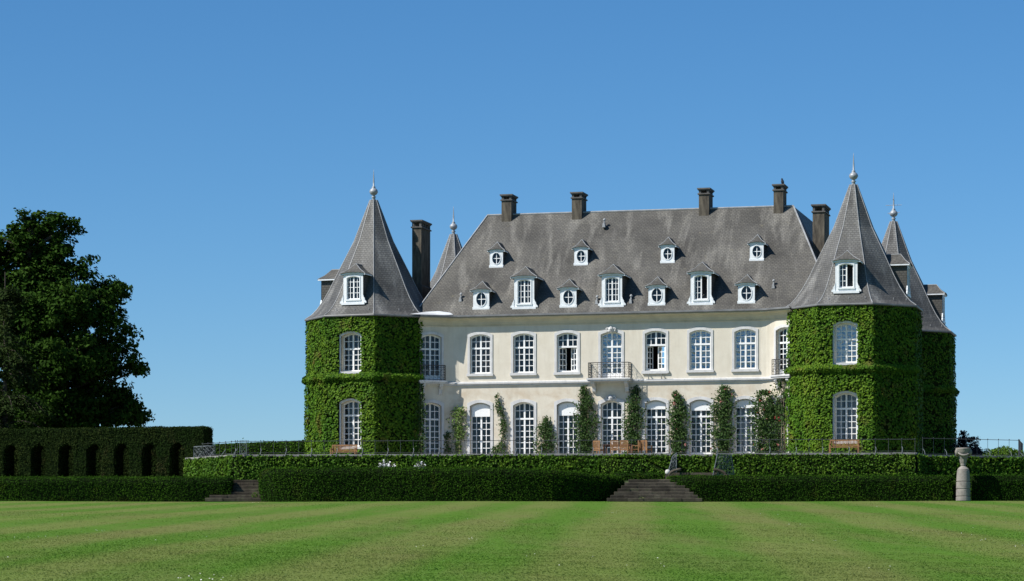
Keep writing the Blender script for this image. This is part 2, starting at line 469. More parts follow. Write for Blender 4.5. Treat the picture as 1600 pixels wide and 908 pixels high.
def leaf_quads(P, Nn, size, rng, tilt=0.7, aspect=0.75, droop=0.0, var=0.35):
    n = len(P)
    nn = Nn + rng.normal(0, tilt, (n, 3)) + np.array([0, 0, 0.25]) * (tilt > 0)
    nn /= np.linalg.norm(nn, axis=1)[:, None] + 1e-9
    t = rng.normal(0, 1, (n, 3)); t[:, 2] -= droop
    t -= nn * (t * nn).sum(1)[:, None]; t /= np.linalg.norm(t, axis=1)[:, None] + 1e-9
    b = np.cross(nn, t)
    s = (size * (1 + var * (rng.random(n) * 2 - 1)))[:, None]
    V = np.empty((n, 4, 3))
    V[:, 0] = P - t * s * .5; V[:, 1] = P + b * s * .5 * aspect + nn * s * .10 + t * s * .05
    V[:, 2] = P + t * s * .5; V[:, 3] = P - b * s * .5 * aspect + nn * s * .10 + t * s * .05
    return V.reshape(-1, 3)

def foliage_obj(name, groups, core=None, core_mats=(), parent=None, M=None, smooth_core=False):
    """one mesh: an optional core MB plus arrays of loose leaf quads; groups = [(quad verts, material)]"""
    mats = list(core_mats); V = []; nq = 0; loops = []; starts = []; totals = []; mi = []
    base = 0; ls = 0
    if core is not None and core.v:
        V.append(np.asarray(core.v, float)); base = len(core.v)
        for f, m in zip(core.f, core.mi):
            loops.extend(f); starts.append(ls); totals.append(len(f)); ls += len(f); mi.append(m)
    lo = [np.asarray(loops, np.int32)]; st = [np.asarray(starts, np.int32)]; to = [np.asarray(totals, np.int32)]; mm = [np.asarray(mi, np.int32)]
    for qv, mat in groups:
        if len(qv) == 0: continue
        if mat not in mats: mats.append(mat)
        k = len(qv) // 4
        V.append(qv); lo.append(np.arange(base, base + 4 * k, dtype=np.int32))
        st.append(ls + 4 * np.arange(k, dtype=np.int32)); to.append(np.full(k, 4, np.int32)); mm.append(np.full(k, mats.index(mat), np.int32))
        base += 4 * k; ls += 4 * k
    V = np.concatenate(V); lo = np.concatenate(lo); st = np.concatenate(st); mm = np.concatenate(mm)
    me = bpy.data.meshes.new(name)
    me.vertices.add(len(V)); me.vertices.foreach_set('co', V.astype(np.float32).ravel())
    me.loops.add(len(lo)); me.loops.foreach_set('vertex_index', lo)
    me.polygons.add(len(st)); me.polygons.foreach_set('loop_start', st)
    for m in mats: me.materials.append(MATS[m])
    me.polygons.foreach_set('material_index', mm)
    me.update(calc_edges=True); me.validate()
    return link(name, me, parent, M)

def arch_pts(w, zb, zs, r, n=8, grow=0.0, growtop=None):
    a = w / 2 + grow; gt = grow if growtop is None else growtop
    pts = [(-a, zb)]
    for i in range(n + 1):
        x = -a + 2 * a * i / n
        pts.append((x, zs + gt + r * (1 - (x / a) ** 2)))
    pts.append((a, zb)); return pts

def wall_panel(mb, x0, x1, z0, z1, cols, y=0.0, depth=0.4, reveal=True):
    """flat wall in the x,z plane (outside towards -y) with arched openings; cols = [(xc, w, [(zb, zs, rise), ...])]"""
    x = x0
    q = lambda a, b, c, d: mb.add([(a, y, c), (b, y, c), (b, y, d), (a, y, d)], [(0, 1, 2, 3)])
    for xc, w, ops in sorted(cols):
        a, b = xc - w / 2, xc + w / 2
        if a > x + 1e-6: q(x, a, z0, z1)
        z = z0
        for i, (zb, zs, r) in enumerate(ops):
            if zb > z + 1e-6: q(a, b, z, zb)
            nxt = ops[i + 1][0] if i + 1 < len(ops) else z1
            mid = min(nxt, zs + r + 0.25)
            ar = [(xc + p[0], p[1]) for p in arch_pts(w, zb, zs, r)[1:-1]]
            for (xa, za), (xb, zb2) in zip(ar[:-1], ar[1:]):
                mb.add([(xa, y, za), (xb, y, zb2), (xb, y, mid), (xa, y, mid)], [(0, 1, 2, 3)])
            if reveal:
                pl = [(a, zb)] + ar + [(b, zb), (a, zb)]
                for (xa, za), (xb, zb2) in zip(pl[:-1], pl[1:]):
                    mb.add([(xa, y, za), (xa, y + depth, za), (xb, y + depth, zb2), (xb, y, zb2)], [(0, 1, 2, 3)])
            z = mid
        if z1 > z + 1e-6: q(a, b, z, z1)
        x = b
    if x1 > x + 1e-6: q(x, x1, z0, z1)

# ------------------------------------------------------------------ ground
def build_ground():
    mb = MB(); xs = np.linspace(-130, 130, 66); ys = np.concatenate([np.linspace(-40, 40, 9), np.linspace(44, 171.9, 65)])
    nx = len(xs)
    mb.add([(x, y, lawn_z(y, x)) for y in ys for x in xs],
           [(j * nx + i, j * nx + i + 1, (j + 1) * nx + i + 1, (j + 1) * nx + i) for j in range(len(ys) - 1) for i in range(nx - 1)])
    tag(mb.build('lawn', 'lawn_grass', smooth=True), kind='structure')
    # blades and tufts standing out of the mown grass, as far as they can be told from the sheet
    P = []
    for y0, y1, den in ((42, 60, 260), (60, 85, 120), (85, 120, 50), (120, 170, 26)):
        hw = lambda y: 0.182 * y + 1.0
        n = int((y1 - y0) * 2 * hw((y0 + y1) / 2) * den)
        y = NR.uniform(y0, y1, n); x = NR.uniform(-1, 1, n) * hw(y); P.append(np.stack([x, y], 1))
    P = np.concatenate(P); n = len(P)
    clump = fbm(np.concatenate([P, np.zeros((n, 1))], 1), 1.6)
    hgt = (0.008 + 0.009 * NR.random(n)) * (1 + 0.5 * clump)
    z = SLOPE * P[:, 1] + 0.03 * np.sin(P[:, 0] * .21 + P[:, 1] * .05) * np.sin(P[:, 1] * .11 + 1.3)
    ang = NR.uniform(0, math.pi, n); wd = 0.010 + 0.010 * NR.random(n)
    dx, dy = np.cos(ang) * wd, np.sin(ang) * wd
    lean = NR.normal(0, 0.018, (n, 2))
    Q = np.empty((n, 4, 3))
    base = np.stack([P[:, 0], P[:, 1], z - 0.004], 1)
    Q[:, 0] = base + np.stack([-dx, -dy, 0 * dx], 1); Q[:, 1] = base + np.stack([dx, dy, 0 * dx], 1)
    top = base + np.stack([lean[:, 0], lean[:, 1], hgt], 1)
    Q[:, 2] = top + np.stack([dx, dy, 0 * dx], 1) * .35; Q[:, 3] = top - np.stack([dx, dy, 0 * dx], 1) * .35
    tag(foliage_obj('grass_blades', [(Q.reshape(-1, 3), 'grass_blade')]), 'short mown grass blades covering the sloping striped lawn', 'grass', kind='stuff')
    # daisies
    pts = []
    for k in range(45):
        y = 42 + 125 * R.random() ** 1.4; x = R.uniform(-1, 1) * 0.18 * y
        for q in range(R.choice((1, 1, 2, 3, 6))):
            pts.append((x + R.gauss(0, .25), y + R.gauss(0, .8)))
    pts = [p for p in pts if p[1] < 167]
    Pd = np.array([(x, y, lawn_z(y, x) + 0.05) for x, y in pts])
    q = leaf_quads(Pd, np.tile(np.array([[0, -0.5, 0.8]]), (len(Pd), 1)), 0.024, NR, 0.15, 1.0)
    tag(foliage_obj('daisies', [(q, 'daisy_white')]), 'tiny white daisies scattered over the lawn', 'daisies', kind='stuff')
    # bank and lower walk behind the low hedges
    mb = MB(); mb.add([(-130, 171.9, 5.9), (130, 171.9, 5.9), (130, 172.0, 7.15), (-130, 172.0, 7.15), (130, 202, 7.15), (-130, 202, 7.15)], [(0, 1, 2, 3), (3, 2, 4, 5)])
    tag(mb.build('lower_walk', 'far_grass'), kind='structure')
    mb = MB(); mb.add([(-1500, 201.8, 7.1), (1500, 201.8, 7.1), (1500, 201.9, 8.7), (-1500, 201.9, 8.7), (1500, 3000, 8.7), (-1500, 3000, 8.7)], [(0, 1, 2, 3), (3, 2, 4, 5)])
    tag(mb.build('ground', 'far_grass'), kind='structure')

# terrace outline (plan, world): left return, front, step back at the right, right run
T_LEFT = (site(291, 182.4), 182.4)
T_A = (site(367, 177.4), 177.4)
T_B = (site(1430, 174.6), 174.6)
T_C = (T_B[0] + 0.95, 177.6)
T_D = (site(1640, 181.5) + 14.0, 181.5 + 3.6)
def front_pt(px):                     # point on the straight front edge of the terrace
    k = (px - 800) / 4610.0
    t = (k * T_A[1] - T_A[0]) / ((T_B[0] - T_A[0]) - k * (T_B[1] - T_A[1]))
    return (T_A[0] + t * (T_B[0] - T_A[0]), T_A[1] + t * (T_B[1] - T_A[1]))
REC0, REC1 = front_pt(1047), front_pt(1120)       # recess that holds the stair landing
FDIR = (Vector((T_B[0] - T_A[0], T_B[1] - T_A[1]))).normalized()
FIN = Vector((-FDIR.y, FDIR.x))                   # inwards, away from the lawn
def inn(p, d): return (p[0] + FIN.x * d, p[1] + FIN.y * d)

def build_terrace():
    outline = [T_LEFT, T_A, REC0, inn(REC0, 1.5), inn(REC1, 1.5), REC1, T_B, T_C, T_D, (60, 203), (60, 230), (-16, 230), (-16.5, 203)]
    mb = MB(); mb.plate(outline, 6.9, TZ - 0.12)
    root = mb.build('terrace', 'gravel'); tag(root, kind='structure')
    # coping stones along the edge, each its own piece
    cm = {}
    edges = [(T_LEFT, T_A), (T_A, REC0), (inn(REC0, 1.5), inn(REC1, 1.5)), (REC1, T_B), (T_B, T_C), (T_C, T_D)]
    for a, b in edges:
        a, b = Vector(a), Vector(b); L = (b - a).length; d = (b - a) / L; n = max(1, round(L / 1.25)); ln = L / n
        key = round(ln, 2)
        if key not in cm:
            m = MB(); m.box(0.006, ln - 0.006, -0.07, 0.42, -0.12, 0.0)
            cm[key] = m.mesh('coping', 'coping_stone')
        for i in range(n):
            p = a + d * ln * i
            link('coping', cm[key], root, Matrix.Translation((p.x, p.y, TZ + 0.004 + R.uniform(-.006, .006))) @ Matrix.Rotation(math.atan2(d.y, d.x), 4, 'Z'))

def ivy_run(name, label, quads, density, size, rng, mat='wall_ivy_leaf', tilt=0.75, puff=0.16, skip=None, group=None):
    """ivy over a list of quads (world corner tuples, outward by right-hand rule)"""
    core = MB()
    for q in quads:
        a, b, c, d = [np.array(p, float) for p in q]
        nu = max(1, int(np.linalg.norm(b - a) / 0.6)); nv = max(1, int(np.linalg.norm(d - a) / 0.6))
        vs = []
        nn = np.cross(b - a, d - a); nn /= np.linalg.norm(nn)
        for j in range(nv + 1):
            for i in range(nu + 1):
                s, t = i / nu, j / nv
                p = (a * (1 - s) + b * s) * (1 - t) + (d * (1 - s) + c * s) * t
                vs.append(p + nn * (0.06 + 0.07 * fbm(p, 1.4)))
        core.add(vs, [(j * (nu + 1) + i, j * (nu + 1) + i + 1, (j + 1) * (nu + 1) + i + 1, (j + 1) * (nu + 1) + i) for j in range(nv) for i in range(nu)])
    P, Nn = sample_faces(core.v, core.f, density, rng)
    if skip is not None:
        k = ~skip(P); P, Nn = P[k], Nn[k]
    P = P + Nn * (puff * (0.35 + 0.65 * rng.random((len(P), 1))) * (1 + 0.7 * fbm(P, 2.2)[:, None]))
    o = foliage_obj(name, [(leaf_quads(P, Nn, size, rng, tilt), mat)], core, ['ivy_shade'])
    return tag(o, label, 'ivy', group)

def build_wall_ivy():
    z0, z1 = 7.1, TZ - 0.06
    W = lambda a, b, t0=z1, t1=z1, zb=z0: ((a[0], a[1], zb), (b[0], b[1], zb), (b[0], b[1], t1), (a[0], a[1], t0))
    g = 'ivy on the terrace wall'
    ivy_run('wall_ivy', 'bright ivy on the slanting terrace wall beside the arched hedge', [W(T_LEFT, T_A)], 170, 0.15, NR, group=g)
    ivy_run('wall_ivy', 'long run of ivy on the terrace wall left of the iron stair panels', [W(T_A, REC0)], 170, 0.15, NR, group=g)
    ra, rb = inn(REC0, 1.5), inn(REC1, 1.5)
    ivy_run('wall_ivy', 'ivy in the stair recess between the two iron panels', [W(REC0, ra), W(ra, rb), W(rb, REC1)], 170, 0.15, NR, group=g)
    ivy_run('wall_ivy', 'clipped ivy on the terrace wall below the right tower bench', [W(REC1, T_B)], 190, 0.12, NR, group=g)
    ivy_run('wall_ivy', 'ivy on the set-back terrace wall behind the stone urn', [W(T_B, T_C), W(T_C, T_D)], 150, 0.17, NR, group=g)
    # sloping ivy-clad flank of the side stair
    a, b = inn(front_pt(1004), -0.55), inn(front_pt(1043), -0.55)
    za, zb = lvl(717.5, 175.2), lvl(737, 175.2)
    a0 = inn(front_pt(940), -0.55)
    qs = [((a0[0], a0[1], 7.1), (b[0], b[1], 7.1), (b[0], b[1], zb), (a0[0], a0[1], zb))]
    a2, b2 = inn(front_pt(1004), -0.02), inn(front_pt(1043), -0.02)
    a02 = inn(front_pt(940), -0.02)
    qs = [((a[0], a[1], 7.1), (b[0], b[1], 7.1), (b[0], b[1], zb), (a[0], a[1], za)),
          ((a0[0], a0[1], 7.1), (a[0], a[1], 7.1), (a[0], a[1], za), (a0[0], a0[1], za)),
          ((a[0], a[1], za), (b[0], b[1], zb), (b2[0], b2[1], zb), (a2[0], a2[1], za)),
          ((a0[0], a0[1], za), (a[0], a[1], za), (a2[0], a2[1], za), (a02[0], a02[1], za)),
          ((b[0], b[1], 7.1), (b2[0], b2[1], 7.1), (b2[0], b2[1], zb), (b[0], b[1], zb)),
          ((a02[0], a02[1], 7.1), (a0[0], a0[1], 7.1), (a0[0], a0[1], za), (a02[0], a02[1], za))]
    ivy_run('wall_ivy', 'ivy-clad sloping flank of the side stair left of the stone ball', qs, 190, 0.11, NR, group=g)

# ------------------------------------------------------------------ hedges
def hedge(name, label, path, thick, z0, z1, density=420, size=0.085, mat='yew_needle', group=None, rnd=0.20):
    """clipped hedge along a plan path; z1 may be a list (top level at each path point)"""
    pts = [Vector(p) for p in path]
    zt = z1 if isinstance(z1, (list, tuple)) else [z1] * len(pts)
    P, Z = [], []
    for i in range(len(pts) - 1):
        n = max(1, int((pts[i + 1] - pts[i]).length / 0.55))
        for k in range(n): P.append(pts[i].lerp(pts[i + 1], k / n)); Z.append(zt[i] + (zt[i + 1] - zt[i]) * k / n)
    P.append(pts[-1]); Z.append(zt[-1])
    core = MB(); rows = []
    hw = thick / 2
    for i, p in enumerate(P):
        d = (P[min(i + 1, len(P) - 1)] - P[max(i - 1, 0)]).normalized(); nn = Vector((d.y, -d.x))
        h = Z[i] - z0; lv = [0, .25, .5, .75, 1 - rnd / h]
        ring = [(hw, z0 + h * t) for t in lv] + [(hw - rnd, Z[i]), (0, Z[i] + .01), (-hw + rnd, Z[i])] + [(-hw, z0 + h * t) for t in reversed(lv)]
        row = []
        for o, z in ring:
            q = np.array([p.x + nn.x * o, p.y + nn.y * o, z]); q += 0.075 * fbm(q, 0.9) * np.array([nn.x * (1 if o > 0 else -1), nn.y * (1 if o > 0 else -1), 0.5])
            row.append(tuple(q))
        rows.append(row)
    m = len(rows[0])
    core.add([q for r in rows for q in r], [(i * m + k, (i + 1) * m + k, (i + 1) * m + k + 1, i * m + k + 1) for i in range(len(rows) - 1) for k in range(m - 1)])
    nb = len(core.v)
    core.f.append(tuple(range(m))); core.f.append(tuple((len(rows) - 1) * m + k for k in range(m - 1, -1, -1)))
    core.mi += [0, 0]; core.uv += [None, None]
    # orient the caps outwards for sampling
    Ps, Ns = sample_faces(core.v, core.f[:-2], density, NR)
    e1, f1 = sample_faces(core.v, [core.f[-2]], density, NR); e2, f2 = sample_faces(core.v, [core.f[-1]], density, NR)
    d0 = np.array([(P[0] - P[1]).x, (P[0] - P[1]).y, 0]); d0 /= np.linalg.norm(d0)
    d1 = np.array([(P[-1] - P[-2]).x, (P[-1] - P[-2]).y, 0]); d1 /= np.linalg.norm(d1)
    Ps = np.concatenate([Ps, e1, e2]); Ns = np.concatenate([Ns, np.tile(d0, (len(e1), 1)), np.tile(d1, (len(e2), 1))])
    Ps = Ps + Ns * (0.05 * NR.random((len(Ps), 1)) + 0.01 + 0.03 * NR.exponential(1.0, (len(Ps), 1)) ** 1.5 * 0.4)
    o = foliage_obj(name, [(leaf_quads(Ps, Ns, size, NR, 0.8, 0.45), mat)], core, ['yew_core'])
    return tag(o, label, 'hedge', group)

def build_hedges():
    S = lambda px, Y: (site(px, Y), Y)
    g = 'low clipped hedges along the top of the lawn'
    hedge('low_hedge', 'dark low clipped hedge in front of the arched hedge', [S(-330, 171.0), S(362, 171.0)], 1.3, 5.8, 7.27, group=g)
    hedge('low_hedge', 'long tall clipped hedge between the two stone stairs', [S(424, 171.6), S(423, 170.4), S(426, 169.6), S(435, 169.15), S(450, 168.95), S(600, 168.9), S(780, 168.9), S(860, 169.2), S(905, 169.9), S(940, 171.0), S(962, 172.4)],
          1.2, 5.75, [7.66, 7.72, 7.73, 7.73, 7.73, 7.74, 7.72, 7.62, 7.50, 7.40, 7.33], group=g)
    hedge('low_hedge', 'clipped hedge between the middle stair and the stone urn', [S(1060, 172.6), S(1058, 171.7), S(1062, 171.1), S(1076, 170.85), S(1486, 170.8)], 1.3, 5.8, 7.35, group=g)
    hedge('low_hedge', 'clipped hedge right of the stone urn at the picture edge', [S(1516, 170.8), S(2050, 170.8)], 1.4, 5.8, 7.39, group=g)
    hedge('low_hedge', 'dark hedge closing the gap behind the stone urn', [S(1470, 171.75), S(1540, 171.75)], .5, 5.8, 7.1, group=g)
    hedge('low_hedge', 'small dark hedge at the head of the middle stone stair', [S(960, 173.7), S(1040, 173.7)], 0.7, 7.15, 7.62, group=g)
    hedge('boundary_hedge', 'straight dark hedge behind the terrace railing left of the tower', [S(250, 222), S(490, 216)], 1.6, 8.7, [11.2, 11.45], 120, 0.16)
    # tall hedge cut into an arcade, two walls with a walk between
    c0 = Vector((site(318, 183.6), 183.6))
    M = Matrix.Translation((c0.x, c0.y, 0)) @ Matrix.Rotation(-TH, 4, 'Z')
    for back in (0, 1):
        mb = MB(M @ Matrix.Translation((-2.4 * back, 4.6 * back, 0)))
        L = 25.0; z0, z1 = 7.1, 10.86 - 0.3 * back
        cols = [(-1.72 - 1.86 * i + (0.0 if not back else 0.4), 1.04, [(7.16, 9.52, 0.42)]) for i in range(13)] if not back else []
        cols = [c for c in cols if c[0] > -L + .7 and c[0] < -0.9]
        T = 1.6
        wall_panel(mb, -L, 0, z0, z1, cols, 0.0, T)
        k0 = len(mb.f)
        mbb = MB(mb.M); wall_panel(mbb, -L, 0, z0, z1, cols, T, 0, False)
        b = len(mb.v); mb.v += mbb.v; mb.f += [tuple(b + i for i in reversed(f)) for f in mbb.f]; mb.mi += mbb.mi; mb.uv += mbb.uv
        mb.add([(-L, 0, z1), (0, 0, z1), (0, T, z1), (-L, T, z1)], [(0, 1, 2, 3)])
        mb.add([(0, 0, z0), (0, T, z0), (0, T, z1), (0, 0, z1)], [(0, 1, 2, 3)])
        mb.add([(-L, T, z0), (-L, 0, z0), (-L, 0, z1), (-L, T, z1)], [(0, 1, 2, 3)])
        P, Nn = sample_faces(mb.v, mb.f, 330, NR)
        P = P + Nn * (0.07 * NR.random((len(P), 1))) * (1 + fbm(P, 1.3)[:, None])
        o = foliage_obj('arched_hedge', [(leaf_quads(P, Nn, 0.10, NR, 0.8, 0.5), 'old_yew_needle')], mb, ['yew_core'])
        tag(o, ['tall dark hedge cut into a row of arches, facing the lawn', 'plain hedge wall glimpsed through the arches of the front hedge'][back], 'hedge', 'arcade hedges')

# ------------------------------------------------------------------ the house
PATH = [(-12.38, -1.32), (-10.84, -0.30), (-10.6, -0.16), (-10.35, -0.06), (-10.0, 0.0), (9.6, 0.0), (9.9, -0.04), (10.15, -0.11), (10.4, -0.22), (11.95, -1.18)]
BAY = 2.862
TOWERS = [('left front', (-15.93, 0.75), 5.8), ('right front', (15.3, 0.75), 0.0), ('right rear', (15.5, 20.5), 0.0), ('left rear', (-15.9, 20.5), 0.0)]
RW, RE = 4.10, 4.42                # tower wall and eave radius (to the corners)
W_OPEN = 1.36
G_OP = (0.02, 3.60, 0.21)          # ground floor opening: sill, spring, rise
U_OP = (5.68, 8.01, 0.18)          # first floor opening
C_OP = (5.20, 8.01, 0.18)          # balcony door
TG_OP = (0.95, 3.70, 0.20)         # tower, ground floor
TU_OP = (5.75, 8.00, 0.19)

def frame_M(x, y, phi=0.0):        # wall frame inside the house: x right, y inwards
    return Matrix.Translation((x, y, 0)) @ Matrix.Rotation(-rad(phi), 4, 'Z')

def oct_pts(c, r, rot):
    return [(c[0] - r * math.sin(rad(rot + 22.5 - 45 * i)), c[1] - r * math.cos(rad(rot + 22.5 - 45 * i))) for i in range(8)]

_cache = {}
def joinery(kind):
    """white window or door: returns meshes (frame, glass, surround, sill). kinds vary in panes and panels"""
    if kind in _cache: return _cache[kind]
    base = kind.split(':')[0]; opt = kind.split(':')[1] if ':' in kind else ''
    w = W_OPEN
    if base == 'door': op, set_, tr, ra, rb, panel = G_OP, 0.30, 2.75, 2, 6, 0.42
    elif base == 'upper': op, set_, tr, ra, rb, panel = U_OP, 0.20, 7.30, 2, 4, 0.0
    elif base == 'balcony': op, set_, tr, ra, rb, panel = C_OP, 0.26, 7.25, 2, 5, 0.32
    elif base == 'tground': op, set_, tr, ra, rb, panel = TG_OP, 0.42, 2.95, 2, 5, 0.0
    elif base == 'tupper': op, set_, tr, ra, rb, panel = TU_OP, 0.42, 7.20, 2, 4, 0.0
    zb, zs, r = op
    top = zs + r
    blind_z = None
    if opt.startswith('blind'): blind_z = {'blind': 2.92, 'blind2': 3.12, 'blind3': 3.24}[opt]; ra = 1 if blind_z > 3.0 else 0
    y0, y1 = set_, set_ + 0.07
    mb = MB()
    # fixed frame round the opening
    o = arch_pts(w, zb, zs, r, 8, -0.002); i_ = arch_pts(w, zb, zs, r, 8, -0.085)
    mb.band(o, i_, y0 - 0.02, y1 + 0.02)
    mb.box(-w / 2 + .085, w / 2 - .085, y0 - 0.02, y1 + .02, zb, zb + 0.09 if not panel else zb + 0.06)
    zt = lambda x: zs + r * (1 - (x / (w / 2)) ** 2) - 0.075
    iw = w / 2 - 0.085
    lo = zb + (0.09 if not panel else 0.06)
    if panel: mb.box(-iw, iw, y0 + .005, y1 - .005, lo, lo + panel); lo += panel
    glass = MB()
    if blind_z is not None:
        # white panel filling the head of the arch
        a = [p for p in arch_pts(w - .17, blind_z, zs, r, 8, 0.0, -0.085)]
        mb.prism(list(reversed(a)), y0 - 0.12, y0 + 0.02)
    hi_fn = (lambda x: blind_z) if blind_z is not None else zt
    if blind_z is not None and tr > blind_z - 0.2: tr = None
    openings = opt in ('open', 'ajar')
    cw = 0.055                                  # half of the meeting stiles
    if tr: mb.box(-iw, iw, y0 - 0.03, y1, tr - 0.055, tr + 0.055)
    mh = hi_fn(0)
    mb.box(-cw, cw, y0 - 0.015, y1, (tr + .055) if (openings and tr) else lo, mh)
    segs = []
    if tr: segs = [(lo, tr - .055, rb, False), (tr + .055, None, ra, True)]
    else: segs = [(lo, None, rb + (1 if blind_z and blind_z > 3.0 else 0), True)]
    for za, zb_, rows, uptop in segs:
        if openings and not uptop: continue
        for sx in (-1, 1):
            xa, xb = (cw, iw) if sx > 0 else (-iw, -cw)
            xm = (xa + xb) / 2
            t = zb_ if zb_ is not None else hi_fn(xm)
            mb.box(xm - .021, xm + .021, y0 + .012, y1 - .012, za, t)
            for q in range(1, rows):
                z = za + ((zb_ if zb_ is not None else hi_fn(0.0)) - za) * q / rows
                if z < (hi_fn(xb if sx > 0 else xa) if zb_ is None else 99) - .02:
                    mb.box(xa, xb, y0 + .014, y1 - .014, z - .021, z + .021)
            n = 1 if zb_ is not None else 4
            for q in range(n):
                x_0, x_1 = xa + (xb - xa) * q / n, xa + (xb - xa) * (q + 1) / n
                h0 = zb_ if zb_ is not None else hi_fn(x_0); h1 = zb_ if zb_ is not None else hi_fn(x_1)
                glass.add([(x_0, y0 + .035, za), (x_1, y0 + .035, za), (x_1, y0 + .035, h1), (x_0, y0 + .035, h0)], [(0, 1, 2, 3)])
    if openings:
        lw = iw; hh = tr - .055 - lo
        for sx, angd in ((-1, 62 if opt == 'open' else 50), (1, 28 if opt == 'open' else 40)):
            Ml = Matrix.Translation((sx * iw, y0 + .03, lo)) @ Matrix.Rotation(rad(angd) * (1 if sx < 0 else -1), 4, 'Z')
            lf = MB(Ml); d = -sx
            def bx(a, b, c, e): lf.box(min(d * a, d * b), max(d * a, d * b), -.025, .025, c, e)
            bx(0, .06, 0, hh); bx(lw - .06, lw, 0, hh); bx(.06, lw - .06, 0, .07); bx(.06, lw - .06, hh - .06, hh)
            bx(lw / 2 - .02, lw / 2 + .02, .07, hh - .06)
            for q in range(1, 4): bx(.06, lw - .06, hh * q / 4 - .02, hh * q / 4 + .02)
            b = len(mb.v); mb.v += lf.v; mb.f += [tuple(b + k for k in f) for f in lf.f]; mb.mi += lf.mi; mb.uv += lf.uv
            gl = MB(Ml); gl.add([(d * .06, 0, .07), (d * (lw - .06), 0, .07), (d * (lw - .06), 0, hh - .06), (d * .06, 0, hh - .06)], [(0, 1, 2, 3)])
            b = len(glass.v); glass.v += gl.v; glass.f += [tuple(b + k for k in f) for f in gl.f]; glass.mi += gl.mi; glass.uv += gl.uv
    # stone surround, slightly proud of the wall
    sr = MB(); grow = 0.15 if base in ('upper', 'balcony') else 0.17
    if base[0] == 't': grow = 0.11
    sb = zb if base in ('door', 'balcony') else zb - .02
    sr.band(arch_pts(w, sb, zs, r, 8, grow, grow + .02), arch_pts(w, sb, zs, r, 8, 0.0), -0.045, 0.10)
    sill = None
    if base in ('upper', 'tupper', 'tground'):
        sill = MB(); sill.box(-w / 2 - grow - .05, w / 2 + grow + .05, -0.13, set_ - .03, zb - .17, zb - .022)
        sill = sill.mesh('sill', 'trim_stone')
    res = (mb.mesh('window', 'white_paint'), glass.mesh('glass', 'glass'), sr.mesh('surround', 'trim_stone' if base[0] != 't' else 'old_white_paint'), sill, set_)
    _cache[kind] = res
    return res

def curtain_mesh(op, mat, x0, x1):
    mb = MB(); n = 14; zb, zs, r = op; vs = []
    for i in range(n + 1):
        x = x0 + (x1 - x0) * i / n
        yy = 0.62 + 0.05 * math.sin(i * 2.1)
        vs += [(x, yy, zb + .1), (x, yy, zs + .05)]
    mb.add(vs, [(2 * i, 2 * i + 2, 2 * i + 3, 2 * i + 1) for i in range(n)])
    return mb.mesh('curtain', mat, True)

def place_window(house, kind, M, name=None, curtain=None, old=False):
    fr, gl, sr, sill, set_ = joinery(kind)
    base = kind.split(':')[0]
    nm = name or ('french_door' if base in ('door', 'balcony') else 'window')
    w = link(nm, fr, house, M)
    if 'blind' in kind: w['label'] = 'white french door with a white panel in the arch head'
    elif 'open' in kind or 'ajar' in kind: w['label'] = 'white window with its lower casements standing open'
    g = link('glass', gl, w); link('surround', sr, w)
    if old: g.material_slots[0].link = 'OBJECT'; g.material_slots[0].material = MATS['old_glass']
    if sill: link('sill', sill, w)
    if curtain:
        op = {'door': G_OP, 'upper': U_OP, 'balcony': C_OP, 'tground': TG_OP, 'tupper': TU_OP}[base]
        for mat, a, b in curtain: link('curtain', curtain_mesh(op, mat, a, b), w)
    return w

